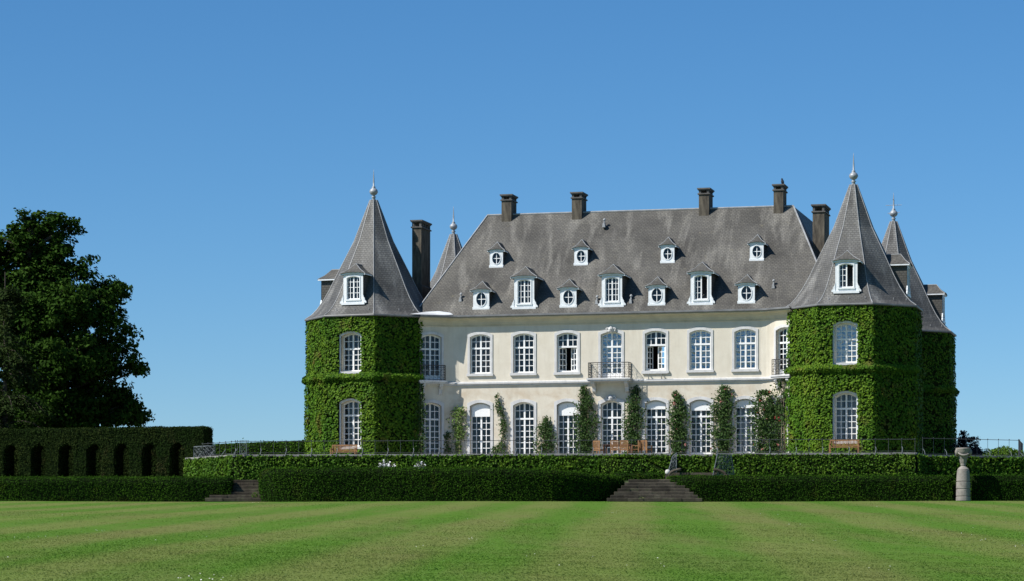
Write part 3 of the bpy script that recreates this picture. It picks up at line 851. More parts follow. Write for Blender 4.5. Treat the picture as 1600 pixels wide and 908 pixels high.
def dormer(house, M, w, hf, rh, oval, depth, over=0.2, opened=False, side_scroll=True, label=None):
    """white dormer; M puts x right, y into the roof, z up with the origin at the middle of the sill line"""
    mb = MB()
    if oval:
        rx, rz = oval; cz = hf * 0.50; n = 20
        # front board with an oval hole
        for k in range(n):
            t0, t1 = 2 * math.pi * k / n, 2 * math.pi * (k + 1) / n
            def edge(t):
                cx, sz = math.cos(t), math.sin(t)
                m = min((w / 2) / abs(cx) if abs(cx) > 1e-6 else 9, ((hf - cz) if sz > 0 else cz) / abs(sz) if abs(sz) > 1e-6 else 9)
                return (cx * m, cz + sz * m)
            a, b = (rx * math.cos(t0), cz + rz * math.sin(t0)), (rx * math.cos(t1), cz + rz * math.sin(t1))
            ea, eb = edge(t0), edge(t1)
            mb.add([(ea[0], 0, ea[1]), (eb[0], 0, eb[1]), (b[0], 0, b[1]), (a[0], 0, a[1])], [(0, 3, 2, 1)])
            mb.add([(a[0], 0, a[1]), (b[0], 0, b[1]), (b[0], .10, b[1]), (a[0], .10, a[1])], [(0, 1, 2, 3)])
            o = [(p[0] * 1.16, cz + (p[1] - cz) * 1.14) for p in (a, b)]
            mb.add([(o[0][0], -.03, o[0][1]), (o[1][0], -.03, o[1][1]), (b[0], -.03, b[1]), (a[0], -.03, a[1])], [(0, 3, 2, 1)])
            mb.add([(o[0][0], -.03, o[0][1]), (o[1][0], -.03, o[1][1]), (o[1][0], 0, o[1][1]), (o[0][0], 0, o[0][1])], [(0, 1, 2, 3)])
        for sx in (-1, 1):
            mb.box(min(sx * w / 2, sx * (w / 2 - .05)), max(sx * w / 2, sx * (w / 2 - .05)), .004, .08, 0, hf)
            mb.box(sx * w / 2 - .04, sx * w / 2 + .04, -.02, .03, hf * .0, .10)
        mb.box(-w / 2 - .03, w / 2 + .03, -.05, .02, -.07, 0.05)
        jo = MB(); jo.box(-.022, .022, .05, .085, cz - rz, cz + rz); jo.box(-rx, rx, .052, .083, cz - .022, cz + .022)
        gp = [(rx * 1.02 * math.cos(2 * math.pi * k / n), cz + rz * 1.02 * math.sin(2 * math.pi * k / n)) for k in range(n)]
    else:
        ow, ob, ot = w * 0.64, 0.26, hf - 0.20
        r = 0.09
        wall_panel(mb, -w / 2, w / 2, -0.04, hf, [(0, ow, [(ob, ot - r, r)])], 0.0, 0.14)
        mb.band(arch_pts(ow, ob, ot - r, r, 8, .07, .07), arch_pts(ow, ob, ot - r, r, 8, 0), -.035, .02)
        mb.box(-w / 2 - .12, w / 2 + .12, -.07, .02, -.10, .05); mb.box(-ow / 2 - .1, ow / 2 + .1, -.06, .01, ob - .10, ob - .01)
        if side_scroll:
            for sx in (-1, 1):           # scrolled feet
                pl = [(sx * w / 2, 0.0), (sx * (w / 2 + .24), 0.0), (sx * (w / 2 + .23), .10), (sx * (w / 2 + .13), .20), (sx * (w / 2 + .12), .30), (sx * (w / 2 + .05), .40), (sx * w / 2, .55)]
                mb.prism(pl if sx > 0 else list(reversed(pl)), -.03, .05)
        jo = MB(); iw = ow / 2
        jo.band(arch_pts(ow, ob, ot - r, r, 8, -.002), arch_pts(ow, ob, ot - r, r, 8, -.045), .09, .15)
        jo.box(-iw + .045, iw - .045, .09, .15, ob, ob + .06)
        jo.box(-.04, .04, .085, .15, ob + .06, ot - .04)
        for sx in ((-1,) if opened else (-1, 1)):
            jo.box(sx * (iw + .04) / 2 - .017, sx * (iw + .04) / 2 + .017, .10, .14, ob + .06, ot - .06)
            for q in range(1, 4):
                z = ob + .06 + (ot - ob - .06) * q / 4
                jo.box(min(sx * .04, sx * (iw - .045)), max(sx * .04, sx * (iw - .045)), .102, .138, z - .017, z + .017)
        gp = None
    root = mb.build('dormer', 'old_white_paint', house, M)
    if label: root['label'] = label
    jo.build('window_frame', 'white_paint', root)
    g = MB()
    if gp: g.add([(x, .068, z) for x, z in gp], [tuple(range(len(gp)))])
    else:
        x0 = -iw + .045; x1 = -.04 if opened else iw - .045
        g.add([(x0, .12, ob + .06), (x1, .12, ob + .06), (x1, .12, ot - .06), (x0, .12, ot - .06)], [(0, 1, 2, 3)])
    g.build('glass', 'glass', root)
    # slate cheeks and a dark back so that nothing shows through
    for sx in (-1, 1):
        ck = MB(); x = sx * (w / 2 - .01)
        ck.add([(x, .03, -.3), (x, depth, hf * 1.0), (x, .03, hf)], [(0, 1, 2)], [[(0, -.3), (depth, hf), (0, hf)]])
        ck.add([(x, .03, -.3), (x, depth, -.3), (x, depth, hf)], [(0, 1, 2)], [[(0, -.3), (depth, -.3), (depth, hf)]])
        ck.build('cheek', 'slate', root)
    bk = MB(); bk.add([(-w / 2 + .02, .7, -.3), (w / 2 - .02, .7, -.3), (w / 2 - .02, .7, hf + .1), (-w / 2 + .02, .7, hf + .1)], [(0, 1, 2, 3)])
    bk.build('inner_wall', 'dark_room', root)
    # hipped, slightly bell-cast roof with a curved eave
    rf = MB(); e = w / 2 + over; f = -over * 0.9; ln = depth + 0.6
    xs = [-e, -e * .5, 0, e * .5, e]
    eav = [hf - 0.03 + 0.10 * (1 - (x / e) ** 2) for x in xs]
    apex = (0, f + e * 0.75, hf + rh); back = (0, ln, hf + rh)
    vs = [(x, f, z) for x, z in zip(xs, eav)] + [apex, back, (-e, ln, hf - .03), (e, ln, hf - .03)]
    mid = lambda a, b, t, d: tuple(a[i] + (b[i] - a[i]) * t - (d if i == 2 else 0) for i in range(3))
    def slope(poly):
        rf.add(poly, [tuple(range(len(poly)))], [[(p[0] + p[1], p[2] * 1.3 + p[1] * .2) for p in poly]])
    for i in range(4):
        m0, m1 = mid(vs[i], apex, .5, .07), mid(vs[i + 1], apex, .5, .07)
        slope([vs[i], vs[i + 1], m1, m0]); slope([m0, m1, apex])
    for a, b in ((vs[7], vs[0]), (vs[4], vs[8])):
        am = mid(a, back if a is vs[7] else apex, .5, .07); bm = mid(b, apex if b is vs[0] else back, .5, .07)
        tp = (back, apex) if b is vs[0] else (apex, back)
        slope([a, b, bm, am]); slope([am, bm, tp[1], tp[0]])
    rf.add(vs[:5] + [vs[8], vs[7]], [(6, 5, 4, 3, 2, 1, 0)])
    rf.build('dormer_roof', 'slate', root)
    # shaped white fascia under the eave and lead hips
    fa = MB(); o = [(x, z) for x, z in zip(xs, eav)]; i2 = [(x * .90, z - .11) for x, z in zip(xs, eav)]
    fa.band([(x * .95, z - .01) for x, z in o], i2, f + .10, f + .16)
    for sx in (-1, 1): fa.box(sx * (e - .03) - .02, sx * (e - .03) + .02, f + .03, ln * .8, hf - .12, hf - .04)
    fa.build('fascia', 'old_white_paint', root)
    ld = MB()
    for p in (vs[0], vs[4]): ld.tube([p, mid(p, apex, .5, .07), apex], 0.02, 5)
    ld.tube([apex, back], 0.03, 5)
    ld.build('lead_hip', 'lead', root)
    return root

def chimney(house, x, y, w, d, z0, z1, cap_h, label=None, splay=None):
    mb = MB(); mb.box(-w / 2, w / 2, 0, d, z0, z1 - cap_h)
    if splay: mb.prism([(-w / 2 - .06, splay - .9), (w / 2 + .1, splay - .9), (w / 2 + .12, splay - .15), (w / 2 + .003, splay), (-w / 2 - .003, splay), (-w / 2 - .05, splay - .15)], -.12, d + .12)
    c = mb.build('chimney', 'chimney_render', house, Matrix.Translation((x, y, 0)))
    if label: c['label'] = label
    cp = MB(); z = z1 - cap_h
    cp.box(-w / 2 - .07, w / 2 + .07, -.07, d + .07, z - .06, z + .02)
    cp.box(-w / 2 - .10, w / 2 + .10, -.10, d + .10, z1 - .09, z1)
    cp.box(-w / 2 - .05, w / 2 + .05, -.05, d + .05, z1 - .15, z1 - .09)
    n = max(2, round(d / .55))
    for i in range(n + 1):
        yy = d * i / n
        for sx in (-1, 1): cp.box(sx * (w / 2 - .07) - .07, sx * (w / 2 - .07) + .07, max(0, yy - .07), min(d, yy + .07) + (.0 if i else .07), z + .02, z1 - .15)
    cp.build('chimney_cap', 'chimney_stone', c)
    ft = MB(); ft.box(-w / 2 - .05, w / 2 + .05, -.05, .0, z0 + .25 + .35, z0 + .25 + .43)
    return c

def finial(house, c, z, s=1.0, arms=False):
    mb = MB()
    prof = [(.22, -.55), (.15, -.25), (.11, -.05), (.19, .02), (.10, .06), (.10, .12), (.22, .20), (.30, .33), (.30, .43), (.22, .56), (.10, .64), (.15, .70), (.06, .76), (.055, 1.1), (.02, 1.75), (.004, 1.95)]
    mb.lathe([(r * s, q * s) for r, q in prof], 12, (c[0], c[1], z))
    f = mb.build('finial', 'zinc', house, smooth=True)
    if arms:
        am = MB(); zz = z + 1.0 * s
        for dx, dy, dz in ((1, 0, 0), (0, 1, 0.35)):
            am.tube([(c[0] - .55 * dx, c[1] - .55 * dy, zz + dz), (c[0] + .55 * dx, c[1] + .55 * dy, zz + dz)], .018, 5)
        am.tube([(c[0] - .42, c[1], zz - .55), (c[0] + .42, c[1], zz - .5)], .018, 5)
        am.build('lightning_arm', 'zinc', f)
    return f

T_PROF = [(4.42, 0.0), (4.02, 0.26), (3.68, 0.62), (3.28, 1.18), (2.88, 1.88), (2.30, 3.05), (1.28, 5.05), (0.25, 7.75)]

def build_tower(house, name, c, rot, front):
    eave = 9.36
    w = MB()
    phis = [rot - 45 * k for k in range(8)]
    side = 2 * RW * math.sin(rad(22.5)); apo = RW * math.cos(rad(22.5))
    for k, ph in enumerate(phis):
        w.M = Matrix.Translation((c[0], c[1], 0)) @ Matrix.Rotation(-rad(ph), 4, 'Z') @ Matrix.Translation((0, -apo, 0))
        cols = [(0, W_OPEN, [TG_OP, TU_OP])] if (k == 0 and front) else []
        wall_panel(w, -side / 2, side / 2, -0.3, 9.3, cols, 0.0, 0.44)
    w.M = None
    p = oct_pts(c, RW - .02, rot)
    for z in (4.9, 9.28): w.add([(x, y, z) for x, y in p], [tuple(range(8))])
    w.sweep(oct_pts(c, RW, rot), [(0, 4.96), (.05, 4.98), (.05, 5.14), (0, 5.18)], True)
    tw = w.build('tower', 'wall_render', house)
    r = MB()
    for k in range(8):
        sl = 0.0
        for (r0, z0), (r1, z1) in zip(T_PROF[:-1], T_PROF[1:]):
            a0, b0 = oct_pts(c, r0, rot)[k], oct_pts(c, r0, rot)[(k + 1) % 8]
            a1, b1 = oct_pts(c, r1, rot)[k], oct_pts(c, r1, rot)[(k + 1) % 8]
            ds = math.hypot((r0 - r1) * .924, z1 - z0); h0, h1 = r0 * .3827, r1 * .3827
            o = k * 7.3
            r.add([(a0[0], a0[1], eave + z0), (b0[0], b0[1], eave + z0), (b1[0], b1[1], eave + z1), (a1[0], a1[1], eave + z1)], [(0, 1, 2, 3)],
                  [[(o - h0, sl), (o + h0, sl), (o + h1, sl + ds), (o - h1, sl + ds)]])
            sl += ds
    pe = oct_pts(c, RE, rot); pw = oct_pts(c, RW - .1, rot)
    r.add([(x, y, eave - .02) for x, y in pe] + [(x, y, eave - .12) for x, y in pw], [(i, 8 + i, 8 + (i + 1) % 8, (i + 1) % 8) for i in range(8)])
    tr = r.build('tower_roof', 'tower_slate', house)
    for k in range(8):
        h = MB()
        h.tube([(oct_pts(c, q, rot)[k][0], oct_pts(c, q, rot)[k][1], eave + z + .012) for q, z in T_PROF], 0.024, 5)
        h.build('lead_hip', 'lead', tr)
    h = MB(); h.sweep(oct_pts(c, RE, rot), [(-.04, eave + .0), (.05, eave - .01), (.07, eave - .06), (.05, eave - .12), (-.03, eave - .14), (-.06, eave - .10)], True)
    h.build('gutter', 'gutter_metal', tr)
    if 'hook' not in _cache:
        hk = MB(); hk.tube([(0, 0, 0), (0, 0, .13)], .02, 5); _cache['hook'] = hk.mesh('roof_hook', 'lead')
    for k, ph in enumerate(phis):
        if k not in (0, 1, 7): continue
        M = Matrix.Translation((c[0], c[1], 0)) @ Matrix.Rotation(-rad(ph), 4, 'Z')
        for x in (-1.05, 0.2, 1.2): link('roof_hook', _cache['hook'], tr, Matrix.Translation(M @ Vector((x, -3.72, eave + .30))))
    finial(house, c, eave + 7.95, .93, name == 'right rear')
    for k in {'left front': (0, 6), 'right front': (0, 2), 'right rear': (2,), 'left rear': ()}[name]:
        ph = rot - 45 * k
        M = Matrix.Translation((c[0], c[1], 0)) @ Matrix.Rotation(-rad(ph), 4, 'Z') @ Matrix.Translation((0, -3.42, 10.12))
        dormer(house, M, 1.36, 1.92, 0.66, None, 1.15, 0.2, opened=(name == 'right front' and k == 0))
    if front:
        M = Matrix.Translation((c[0], c[1], 0)) @ Matrix.Rotation(-rad(rot), 4, 'Z') @ Matrix.Translation((0, -apo - .01, 0))
        cw = [('curtain_white', .35, .62), ('curtain_white', -.62, -.42)] if name == 'right front' else None
        cg = [('curtain_white', .1, .62), ('curtain_white', -.62, -.2)] if name == 'right front' else None
        place_window(house, 'tupper', M, curtain=cw, old=name == 'right front'); place_window(house, 'tground', M, curtain=cg)

def build_house():
    house = empty('chateau', MH)
    tag(house, 'cream two-storey country house with slate roof, dormers and pointed towers', 'house')
    # ---- facade
    w = MB()
    cols = []
    for k in range(-3, 4): cols.append((k * BAY, W_OPEN, [G_OP, C_OP if k == 0 else U_OP]))
    wall_panel(w, PATH[4][0], PATH[5][0], -0.3, 9.3, cols, 0.0, 0.52)
    for a, b in zip(PATH[:-1], PATH[1:]):
        a, b = Vector(a), Vector(b); L = (b - a).length
        if L > 10: continue
        ph = -math.degrees(math.atan2((b - a).y, (b - a).x)); mid = (a + b) / 2
        w.M = frame_M(mid.x, mid.y, ph)
        wall_panel(w, -L / 2, L / 2, -0.3, 9.3, [(0.0, W_OPEN, [G_OP, C_OP])] if L > 1 else [], 0.0, 0.4)
        w.M = None
    w.build('wall', 'wall_render', house)
    # inner walls and floors: the rooms behind the glass
    i_ = MB(); i_.box(-13, 13, 4.2, 4.3, -.3, 9.3); i_.box(-13, 13, .55, 4.2, 4.85, 5.0); i_.box(-13, 13, .55, 4.2, 9.2, 9.3); i_.box(-13, 13, .55, 4.2, -.3, 0.0)
    for k in (-2.5, -.5, .5, 2.5): i_.box(k * BAY - .05, k * BAY + .05, .56, 4.2, -.3, 9.2)
    i_.box(-13.1, -13, -1.6, 4.2, -.3, 9.3); i_.box(13, 13.1, -1.6, 4.2, -.3, 9.3)
    i_.build('inner_wall', 'dark_room', house)
    bk = MB(); bk.box(-15.5, 15.2, 4.5, 20.9, -.3, 9.3); bk.build('wing', 'wall_render', house)
    # ---- cornice, gutter, string course
    c = MB(); c.sweep(PATH, [(0, 8.69), (.05, 8.70), (.05, 8.80), (.09, 8.80), (.14, 8.95), (.26, 9.10), (.44, 9.18), (.50, 9.19), (.50, 9.24), (0, 9.24)])
    c.build('cornice', 'cornice_render', house)
    g = MB(); g.sweep(PATH, [(.42, 9.245), (.58, 9.25), (.63, 9.29), (.63, 9.37), (.56, 9.40), (.42, 9.36)]); g.build('gutter', 'gutter_metal', house)
    s = MB(); s.sweep(PATH, [(0, 4.90), (.08, 4.90), (.08, 4.97), (.17, 5.0), (.17, 5.10), (.02, 5.16), (0, 5.16)]); s.build('string_course', 'trim_stone', house)
    # ---- windows
    low = {-3: 'door:blind', -2: 'door', -1: 'door:blind', 0: 'door', 1: 'door:blind3', 2: 'door:blind2', 3: 'door:blind3'}
    up = {-3: 'upper', -2: 'upper', -1: 'upper:ajar', 0: 'balcony', 1: 'upper:open', 2: 'upper', 3: 'upper'}
    for k in range(-3, 4):
        M = Matrix.Translation((k * BAY, 0, 0))
        place_window(house, low[k], M, curtain=[('curtain_white', -.5, .55)] if k == 3 else None)
        place_window(house, up[k], M, curtain={-3: [('curtain_tan', -.6, .6)], -2: [('curtain_white', -.6, -.45)], 2: [('curtain_white', .3, .6)], 3: [('curtain_white', -.6, -.3)]}.get(k), old=k in (0, 2, 3))
    bays = []
    for a, b in ((PATH[0], PATH[1]), (PATH[8], PATH[9])):
        a, b = Vector(a), Vector(b); ph = -math.degrees(math.atan2((b - a).y, (b - a).x)); mid = (a + b) / 2
        M = frame_M(mid.x, mid.y, ph); bays.append(M)
        place_window(house, 'door', M); place_window(house, 'balcony', M)
    # carved keystones over the middle bay
    for z in (8.20, 3.86):
        k = MB(); k.prism([(-.16, z - .06), (.16, z - .06), (.22, z + .26), (-.22, z + .26)], -.13, .0)
        k.lathe([(.02, -.20), (.13, -.12), (.17, 0), (.13, .12), (.02, .18)], 8, (0, -.14, z + .13))
        for sx in (-1, 1): k.tube([(sx * .12, -.12, z), (sx * .27, -.11, z + .05), (sx * .30, -.11, z + .18), (sx * .21, -.11, z + .22)], .045, 6)
        k.build('keystone', 'trim_stone', house)
    # ---- balconies
    def balcony(M, w, d, z=5.16, hr=1.02, lead=True):
        m = MB(); hw = w / 2
        m.box(-hw - .06, hw + .06, -d - .06, -.02, z - .05, z + .05); m.box(-hw, hw, -d, -.02, z - .15, z - .05)
        b = m.build('balcony', 'trim_stone', house, M)
        r = MB(); t = z + hr
        plan = [(-hw + .05, -.03), (-hw + .05, -d + .05), (hw - .05, -d + .05), (hw - .05, -.03)]
        for zz, rr in ((t, .028), (t - .13, .014), (z + .12, .016)): r.tube([(x, y, zz) for x, y in plan], rr, 5)
        for (x0, y0), (x1, y1) in zip(plan[:-1], plan[1:]):
            L = math.hypot(x1 - x0, y1 - y0); n = max(2, round(L / .30))
            for i in range(n + 1):
                f = i / n; x, y = x0 + (x1 - x0) * f, y0 + (y1 - y0) * f
                r.tube([(x, y, z + .05), (x, y, t)], .022 if i in (0, n) else .012, 5)
                if i < n:          # scrolls between the bars
                    cx, cy = x + (x1 - x0) / n / 2, y + (y1 - y0) / n / 2; ux, uy = (x1 - x0) / L, (y1 - y0) / L
                    for cz, rad_, sg in ((z + .34, .12, 1), (z + .66, .12, -1)):
                        r.tube([(cx + ux * rad_ * math.cos(q) * sg * (1 - k * .06), cy + uy * rad_ * math.cos(q) * sg * (1 - k * .06), cz + rad_ * 1.25 * math.sin(q) * (1 - k * .06)) for k, q in enumerate(np.linspace(0, 2 * math.pi * .9, 9))], .011, 4)
        r.build('railing', 'wrought_iron', b)
        for sx in (-1, 1):
            k = MB(); x = sx * (hw - .28)
            k.add([(x + dx, y, zz) for dx in (-.11, .11) for y, zz in ((-.02, z - .15), (-d * .8, z - .15), (-d * .8, z - .28), (-d * .55, z - .42), (-d * .3, z - .52), (-d * .22, z - .75), (-.02, z - .85))],
                  [tuple(range(6, -1, -1)), tuple(range(7, 14))] + [(i, (i + 1) % 7, 7 + (i + 1) % 7, 7 + i) for i in range(7)])
            k.build('bracket', 'trim_stone', b)
        return b
    balcony(Matrix.Identity(4), 2.70, 0.85)
    for M, bw in zip(bays, (1.75, 1.5)): balcony(M, bw, 0.42)
    # flower-box brackets below the open window
    k = MB()
    for dx in (-.42, .42): k.beam((BAY + dx, -.02, 5.05), (BAY + dx, -.32, 5.46), .05, .05); k.beam((BAY + dx, -.02, 5.46), (BAY + dx, -.36, 5.46), .05, .05)
    k.beam((BAY - .85, -.36, 5.50), (BAY + .85, -.36, 5.50), .05, .08)
    k.build('flower_box_bracket', 'trim_stone', house)
    # ---- main roof: bell-cast eave, hipped ends, flat lead top
    rows = [(-.58, 9.40), (-.05, 9.90), (.35, 10.36), (6.0, 16.55)]
    uL = lambda z: -9.65 - (16.55 - z) * 0.46; uR = lambda z: 10.74 + (16.55 - z) * 0.50
    r = MB(); sl = 0
    for (v0, z0), (v1, z1) in zip(rows[:-1], rows[1:]):
        ds = math.hypot(v1 - v0, z1 - z0)
        nx = 1
        r.add([(uL(z0), v0, z0), (uR(z0), v0, z0), (uR(z1), v1, z1), (uL(z1), v1, z1)], [(0, 1, 2, 3)], [[(uL(z0), sl), (uR(z0), sl), (uR(z1), sl + ds), (uL(z1), sl + ds)]])
        bv0, bv1 = 20.4 - v0, 20.4 - v1
        r.add([(uR(z0), bv0, z0), (uL(z0), bv0, z0), (uL(z1), bv1, z1), (uR(z1), bv1, z1)], [(0, 1, 2, 3)], [[(0, sl), (20, sl), (20, sl + ds), (0, sl + ds)]])
        for u in (uL, uR):
            q = [(u(z0), v0, z0), (u(z1), v1, z1), (u(z1), bv1, z1), (u(z0), bv0, z0)]
            r.add(q, [(0, 1, 2, 3)], [[(p[1], p[2] * 1.1) for p in q]])
        sl += ds
    r.add([(uL(16.55), 6, 16.55), (uR(16.55), 6, 16.55), (uR(16.55), 14.4, 16.55), (uL(16.55), 14.4, 16.55)], [(0, 1, 2, 3)], [[(0, 0), (20, 0), (20, 8), (0, 8)]])
    roof = r.build('roof', 'slate', house)
    l = MB(); l.tube([(uL(16.55), 6, 16.57), (uR(16.55), 6, 16.57)], .065, 6)
    for u in (uL, uR): l.tube([(u(z), v, z + .015) for v, z in rows], .05, 5)
    l.build('lead_ridge', 'lead', roof)
    l = MB(); l.add([(-12.7, -2.0, 9.41), (-11.1, -.97, 9.41), (-10.6, -.74, 9.42), (-10.2, -.62, 9.44), (-10.45, -.46, 9.58), (-11.2, -.44, 9.70), (-12.1, -.6, 9.66)], [tuple(range(7))])
    l.build('lead_flat', 'bright_lead', roof)
    for x, y, z in ((-10.0, .55, 10.5), (-.95, .2, 10.1), (1.25, .2, 10.1), (10.25, .9, 10.9), (-1.5, 4.9, 15.3)):
        v = MB(); zz = 9.90 + (y + .05) * 1.16
        v.prism([(x - .10, zz - .25), (x + .10, zz - .25), (x + .05, zz + .05), (x - .05, zz + .05)], y - .25, y + .1)
        v.lathe([(.05, 0), (.05, .22), (.10, .23), (.09, .30), (.02, .36)], 8, (x, y, zz)); v.build('roof_vent', 'lead', roof)
    # ---- dormers
    for k in (-2, 0, 2):
        dormer(house, Matrix.Translation((k * BAY + .08, -.16, 9.83)), 1.32, 1.98, 0.68, None, 1.75, 0.22, opened=(k == 2), label='dormer with one casement open' if k == 2 else None)
    for k in (-3, -1, 1, 3):
        dormer(house, Matrix.Translation((k * BAY + .1, -.14, 9.84)), 1.06, 1.18, 0.60, (.32, .43), 1.05, 0.19)
    for x in (-8.17, -2.54, 3.14, 8.9):
        dormer(house, Matrix.Translation((x, 2.55, 12.78)), 0.88, 1.08, 0.56, (.27, .36), 0.98, 0.15)
    # ---- chimneys
    for x in (-8.25, -3.5, 4.95): chimney(house, x, 5.55, 0.66, 1.45, 15.7, 17.86, 0.36)
    chimney(house, 9.82, 5.55, 0.62, 1.45, 15.7, 17.95, 0.36)
    chimney(house, -13.5, 2.4, 0.62, 2.2, 9.3, 15.95, 0.45, 'tall chimney between the left tower and the main roof', 11.75)
    chimney(house, 12.55, 4.6, 0.75, 2.3, 9.3, 16.45, 0.45, 'tall dark chimney behind the right tower')
    # ---- towers
    for name, c, rot in TOWERS: build_tower(house, name, c, rot, 'front' in name)
    return house

def build_tower_ivy():
    for name, c, rot in TOWERS[:3]:
        front = 'front' in name
        quads = []
        apo = RW * math.cos(rad(22.5)); side = 2 * RW * math.sin(rad(22.5))
        ks = {'left front': (0, 1, 7, 6, 5), 'right front': (0, 1, 2, 7, 3), 'right rear': (0, 1, 2, 3)}[name]
        core = MB(); Ps, Ns = [], []
        dens = 200 if front else 140
        for k in ks:
            M = MH @ Matrix.Translation((c[0], c[1], 0)) @ Matrix.Rotation(-rad(rot - 45 * k), 4, 'Z')
            grow = .10
            cols = [(0, W_OPEN + 2 * grow, [(TG_OP[0] - .18, TG_OP[1] + grow, TG_OP[2] + .02), (TU_OP[0] - .16, TU_OP[1] + grow, TU_OP[2] + .02)])] if (k == 0 and front) else []
            core.M = M @ Matrix.Translation((0, -apo - .16, 0))
            xa, xb = -side / 2 - .07, side / 2 + .07
            if name == 'left front' and k == 1: xb = side / 2 - .02
            if name == 'right front' and k == 7: xa = -side / 2 + .22
            wall_panel(core, xa, xb, -0.05, 9.2, cols, 0.0, 0.16)
            n = int(side * 9.25 * dens)
            x = NR.uniform(-side / 2 - .15, side / 2 + .15, n); z = NR.uniform(0.0, 9.22, n)
            # denser on the ledge
            m = int(side * 1.1 * dens)
            x = np.concatenate([x, NR.uniform(-side / 2 - .22, side / 2 + .22, m)]); z = np.concatenate([z, NR.uniform(5.12, 5.64, m)])
            keep = (x > xa - .16) & (x < xb + .16)
            pit = fbm(np.stack([x + 3 * k, z, z * 0 + c[0]], 1), 2.9) + NR.normal(0, .2, len(x))
            keep &= pit > -.52
            if cols:
                ed = 0.06 * fbm(np.stack([x, z, z * 0], 1), 3.1)
                for zb, zs, r in cols[0][2]:
                    hw = W_OPEN / 2 + grow
                    keep &= ~((np.abs(x) < hw + ed - .02) & (z > zb - .02 + ed) & (z < zs + r * (1 - np.minimum(1, (np.abs(x) / hw)) ** 2) + ed))
            ledge = np.clip(1.15 - np.abs(z - 5.38) / .23, 0, 1) ** .6 * 0.25 + np.where(z < 5.1, 0.08, 0.0)
            y = -apo - .16 - ledge - 0.02 - NR.random(len(x)) * (0.12 + .09 * fbm(np.stack([x + k * 5, z, z * 0], 1), 1.5))
            P = np.stack([x, y, z], 1)[keep]
            R3 = np.array(M.to_3x3()); T3 = np.array(M.translation)
            Ps.append(P @ R3.T + T3); Ns.append(np.tile(R3 @ np.array([0, -1.0, 0.15]), (len(P), 1)))
        P, Nn = np.concatenate(Ps), np.concatenate(Ns)
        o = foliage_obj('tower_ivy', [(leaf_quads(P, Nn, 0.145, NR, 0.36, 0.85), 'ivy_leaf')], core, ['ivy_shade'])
        tag(o, {'left front': 'dense green ivy covering the left front tower around two white windows', 'right front': 'dense green ivy covering the right front tower around two white windows',
                'right rear': 'dark ivy on the windowless rear tower at the right'}[name], 'ivy', 'ivy on the towers')

# ------------------------------------------------------------------ climbing plants on the facade
def climber(label, x, y, path, width, dens, mat, size=0.13, flowers=None, nfl=0, thin=False):
    """path: list of (dx, h) up the wall, width: half width at each path point"""
    core = MB(); M = MH
    stems = 3 if not thin else 2
    for s in range(stems):
        o = (s - (stems - 1) / 2) * 0.12
        core.tube([(x + dx + o * (1 + .4 * math.sin(h * 2 + s)), y - .08 - .04 * s, h) for dx, h in path], [.03 * (1 - .7 * i / len(path)) + .004 for i in range(len(path))], 5)
    P = []
    for (d0, h0, w0), (d1, h1, w1) in zip([(p[0], p[1], w) for p, w in zip(path, width)][:-1], [(p[0], p[1], w) for p, w in zip(path, width)][1:]):
        n = int(1.8 * dens * (h1 - h0) * (w0 + w1))
        t = NR.random(n); hw = w0 + (w1 - w0) * t
        xx = x + d0 + (d1 - d0) * t + NR.normal(0, .62, n) * hw
        P.append(np.stack([xx, y - .06 - np.abs(NR.normal(0, .17, n)) * np.minimum(1, hw * 2.2), h0 + (h1 - h0) * t + NR.normal(0, .06, n)], 1))
    P = np.concatenate(P)
    k = fbm(P * np.array([1, 1, .9]), 2.6, x) + NR.normal(0, .25, len(P)) > -.22
    P = P[k]
    R3 = np.array(M.to_3x3()); T3 = np.array(M.translation)
    Nn = np.tile(R3 @ np.array([0, -1.0, .3]), (len(P), 1))
    groups = [(leaf_quads(P @ R3.T + T3, Nn, size, NR, .8, .7), mat)]
    if flowers:
        for mat_f, nf in zip(flowers, nfl):
            Q = P[NR.integers(0, len(P), nf)] - np.array([0, .12, 0]); Q = np.repeat(Q, 6, 0) + NR.normal(0, .035, (nf * 6, 3))
            groups.append((leaf_quads(Q @ R3.T + T3, np.tile(R3 @ np.array([0, -1., .2]), (len(Q), 1)), .10, NR, .7, .9), mat_f))
    core.v = [tuple(M @ Vector(v)) for v in core.v]
    o = foliage_obj('climbing_plant', groups, core, ['stem_wood'])
    return tag(o, label, 'climbing plant', 'climbing plants on the facade')

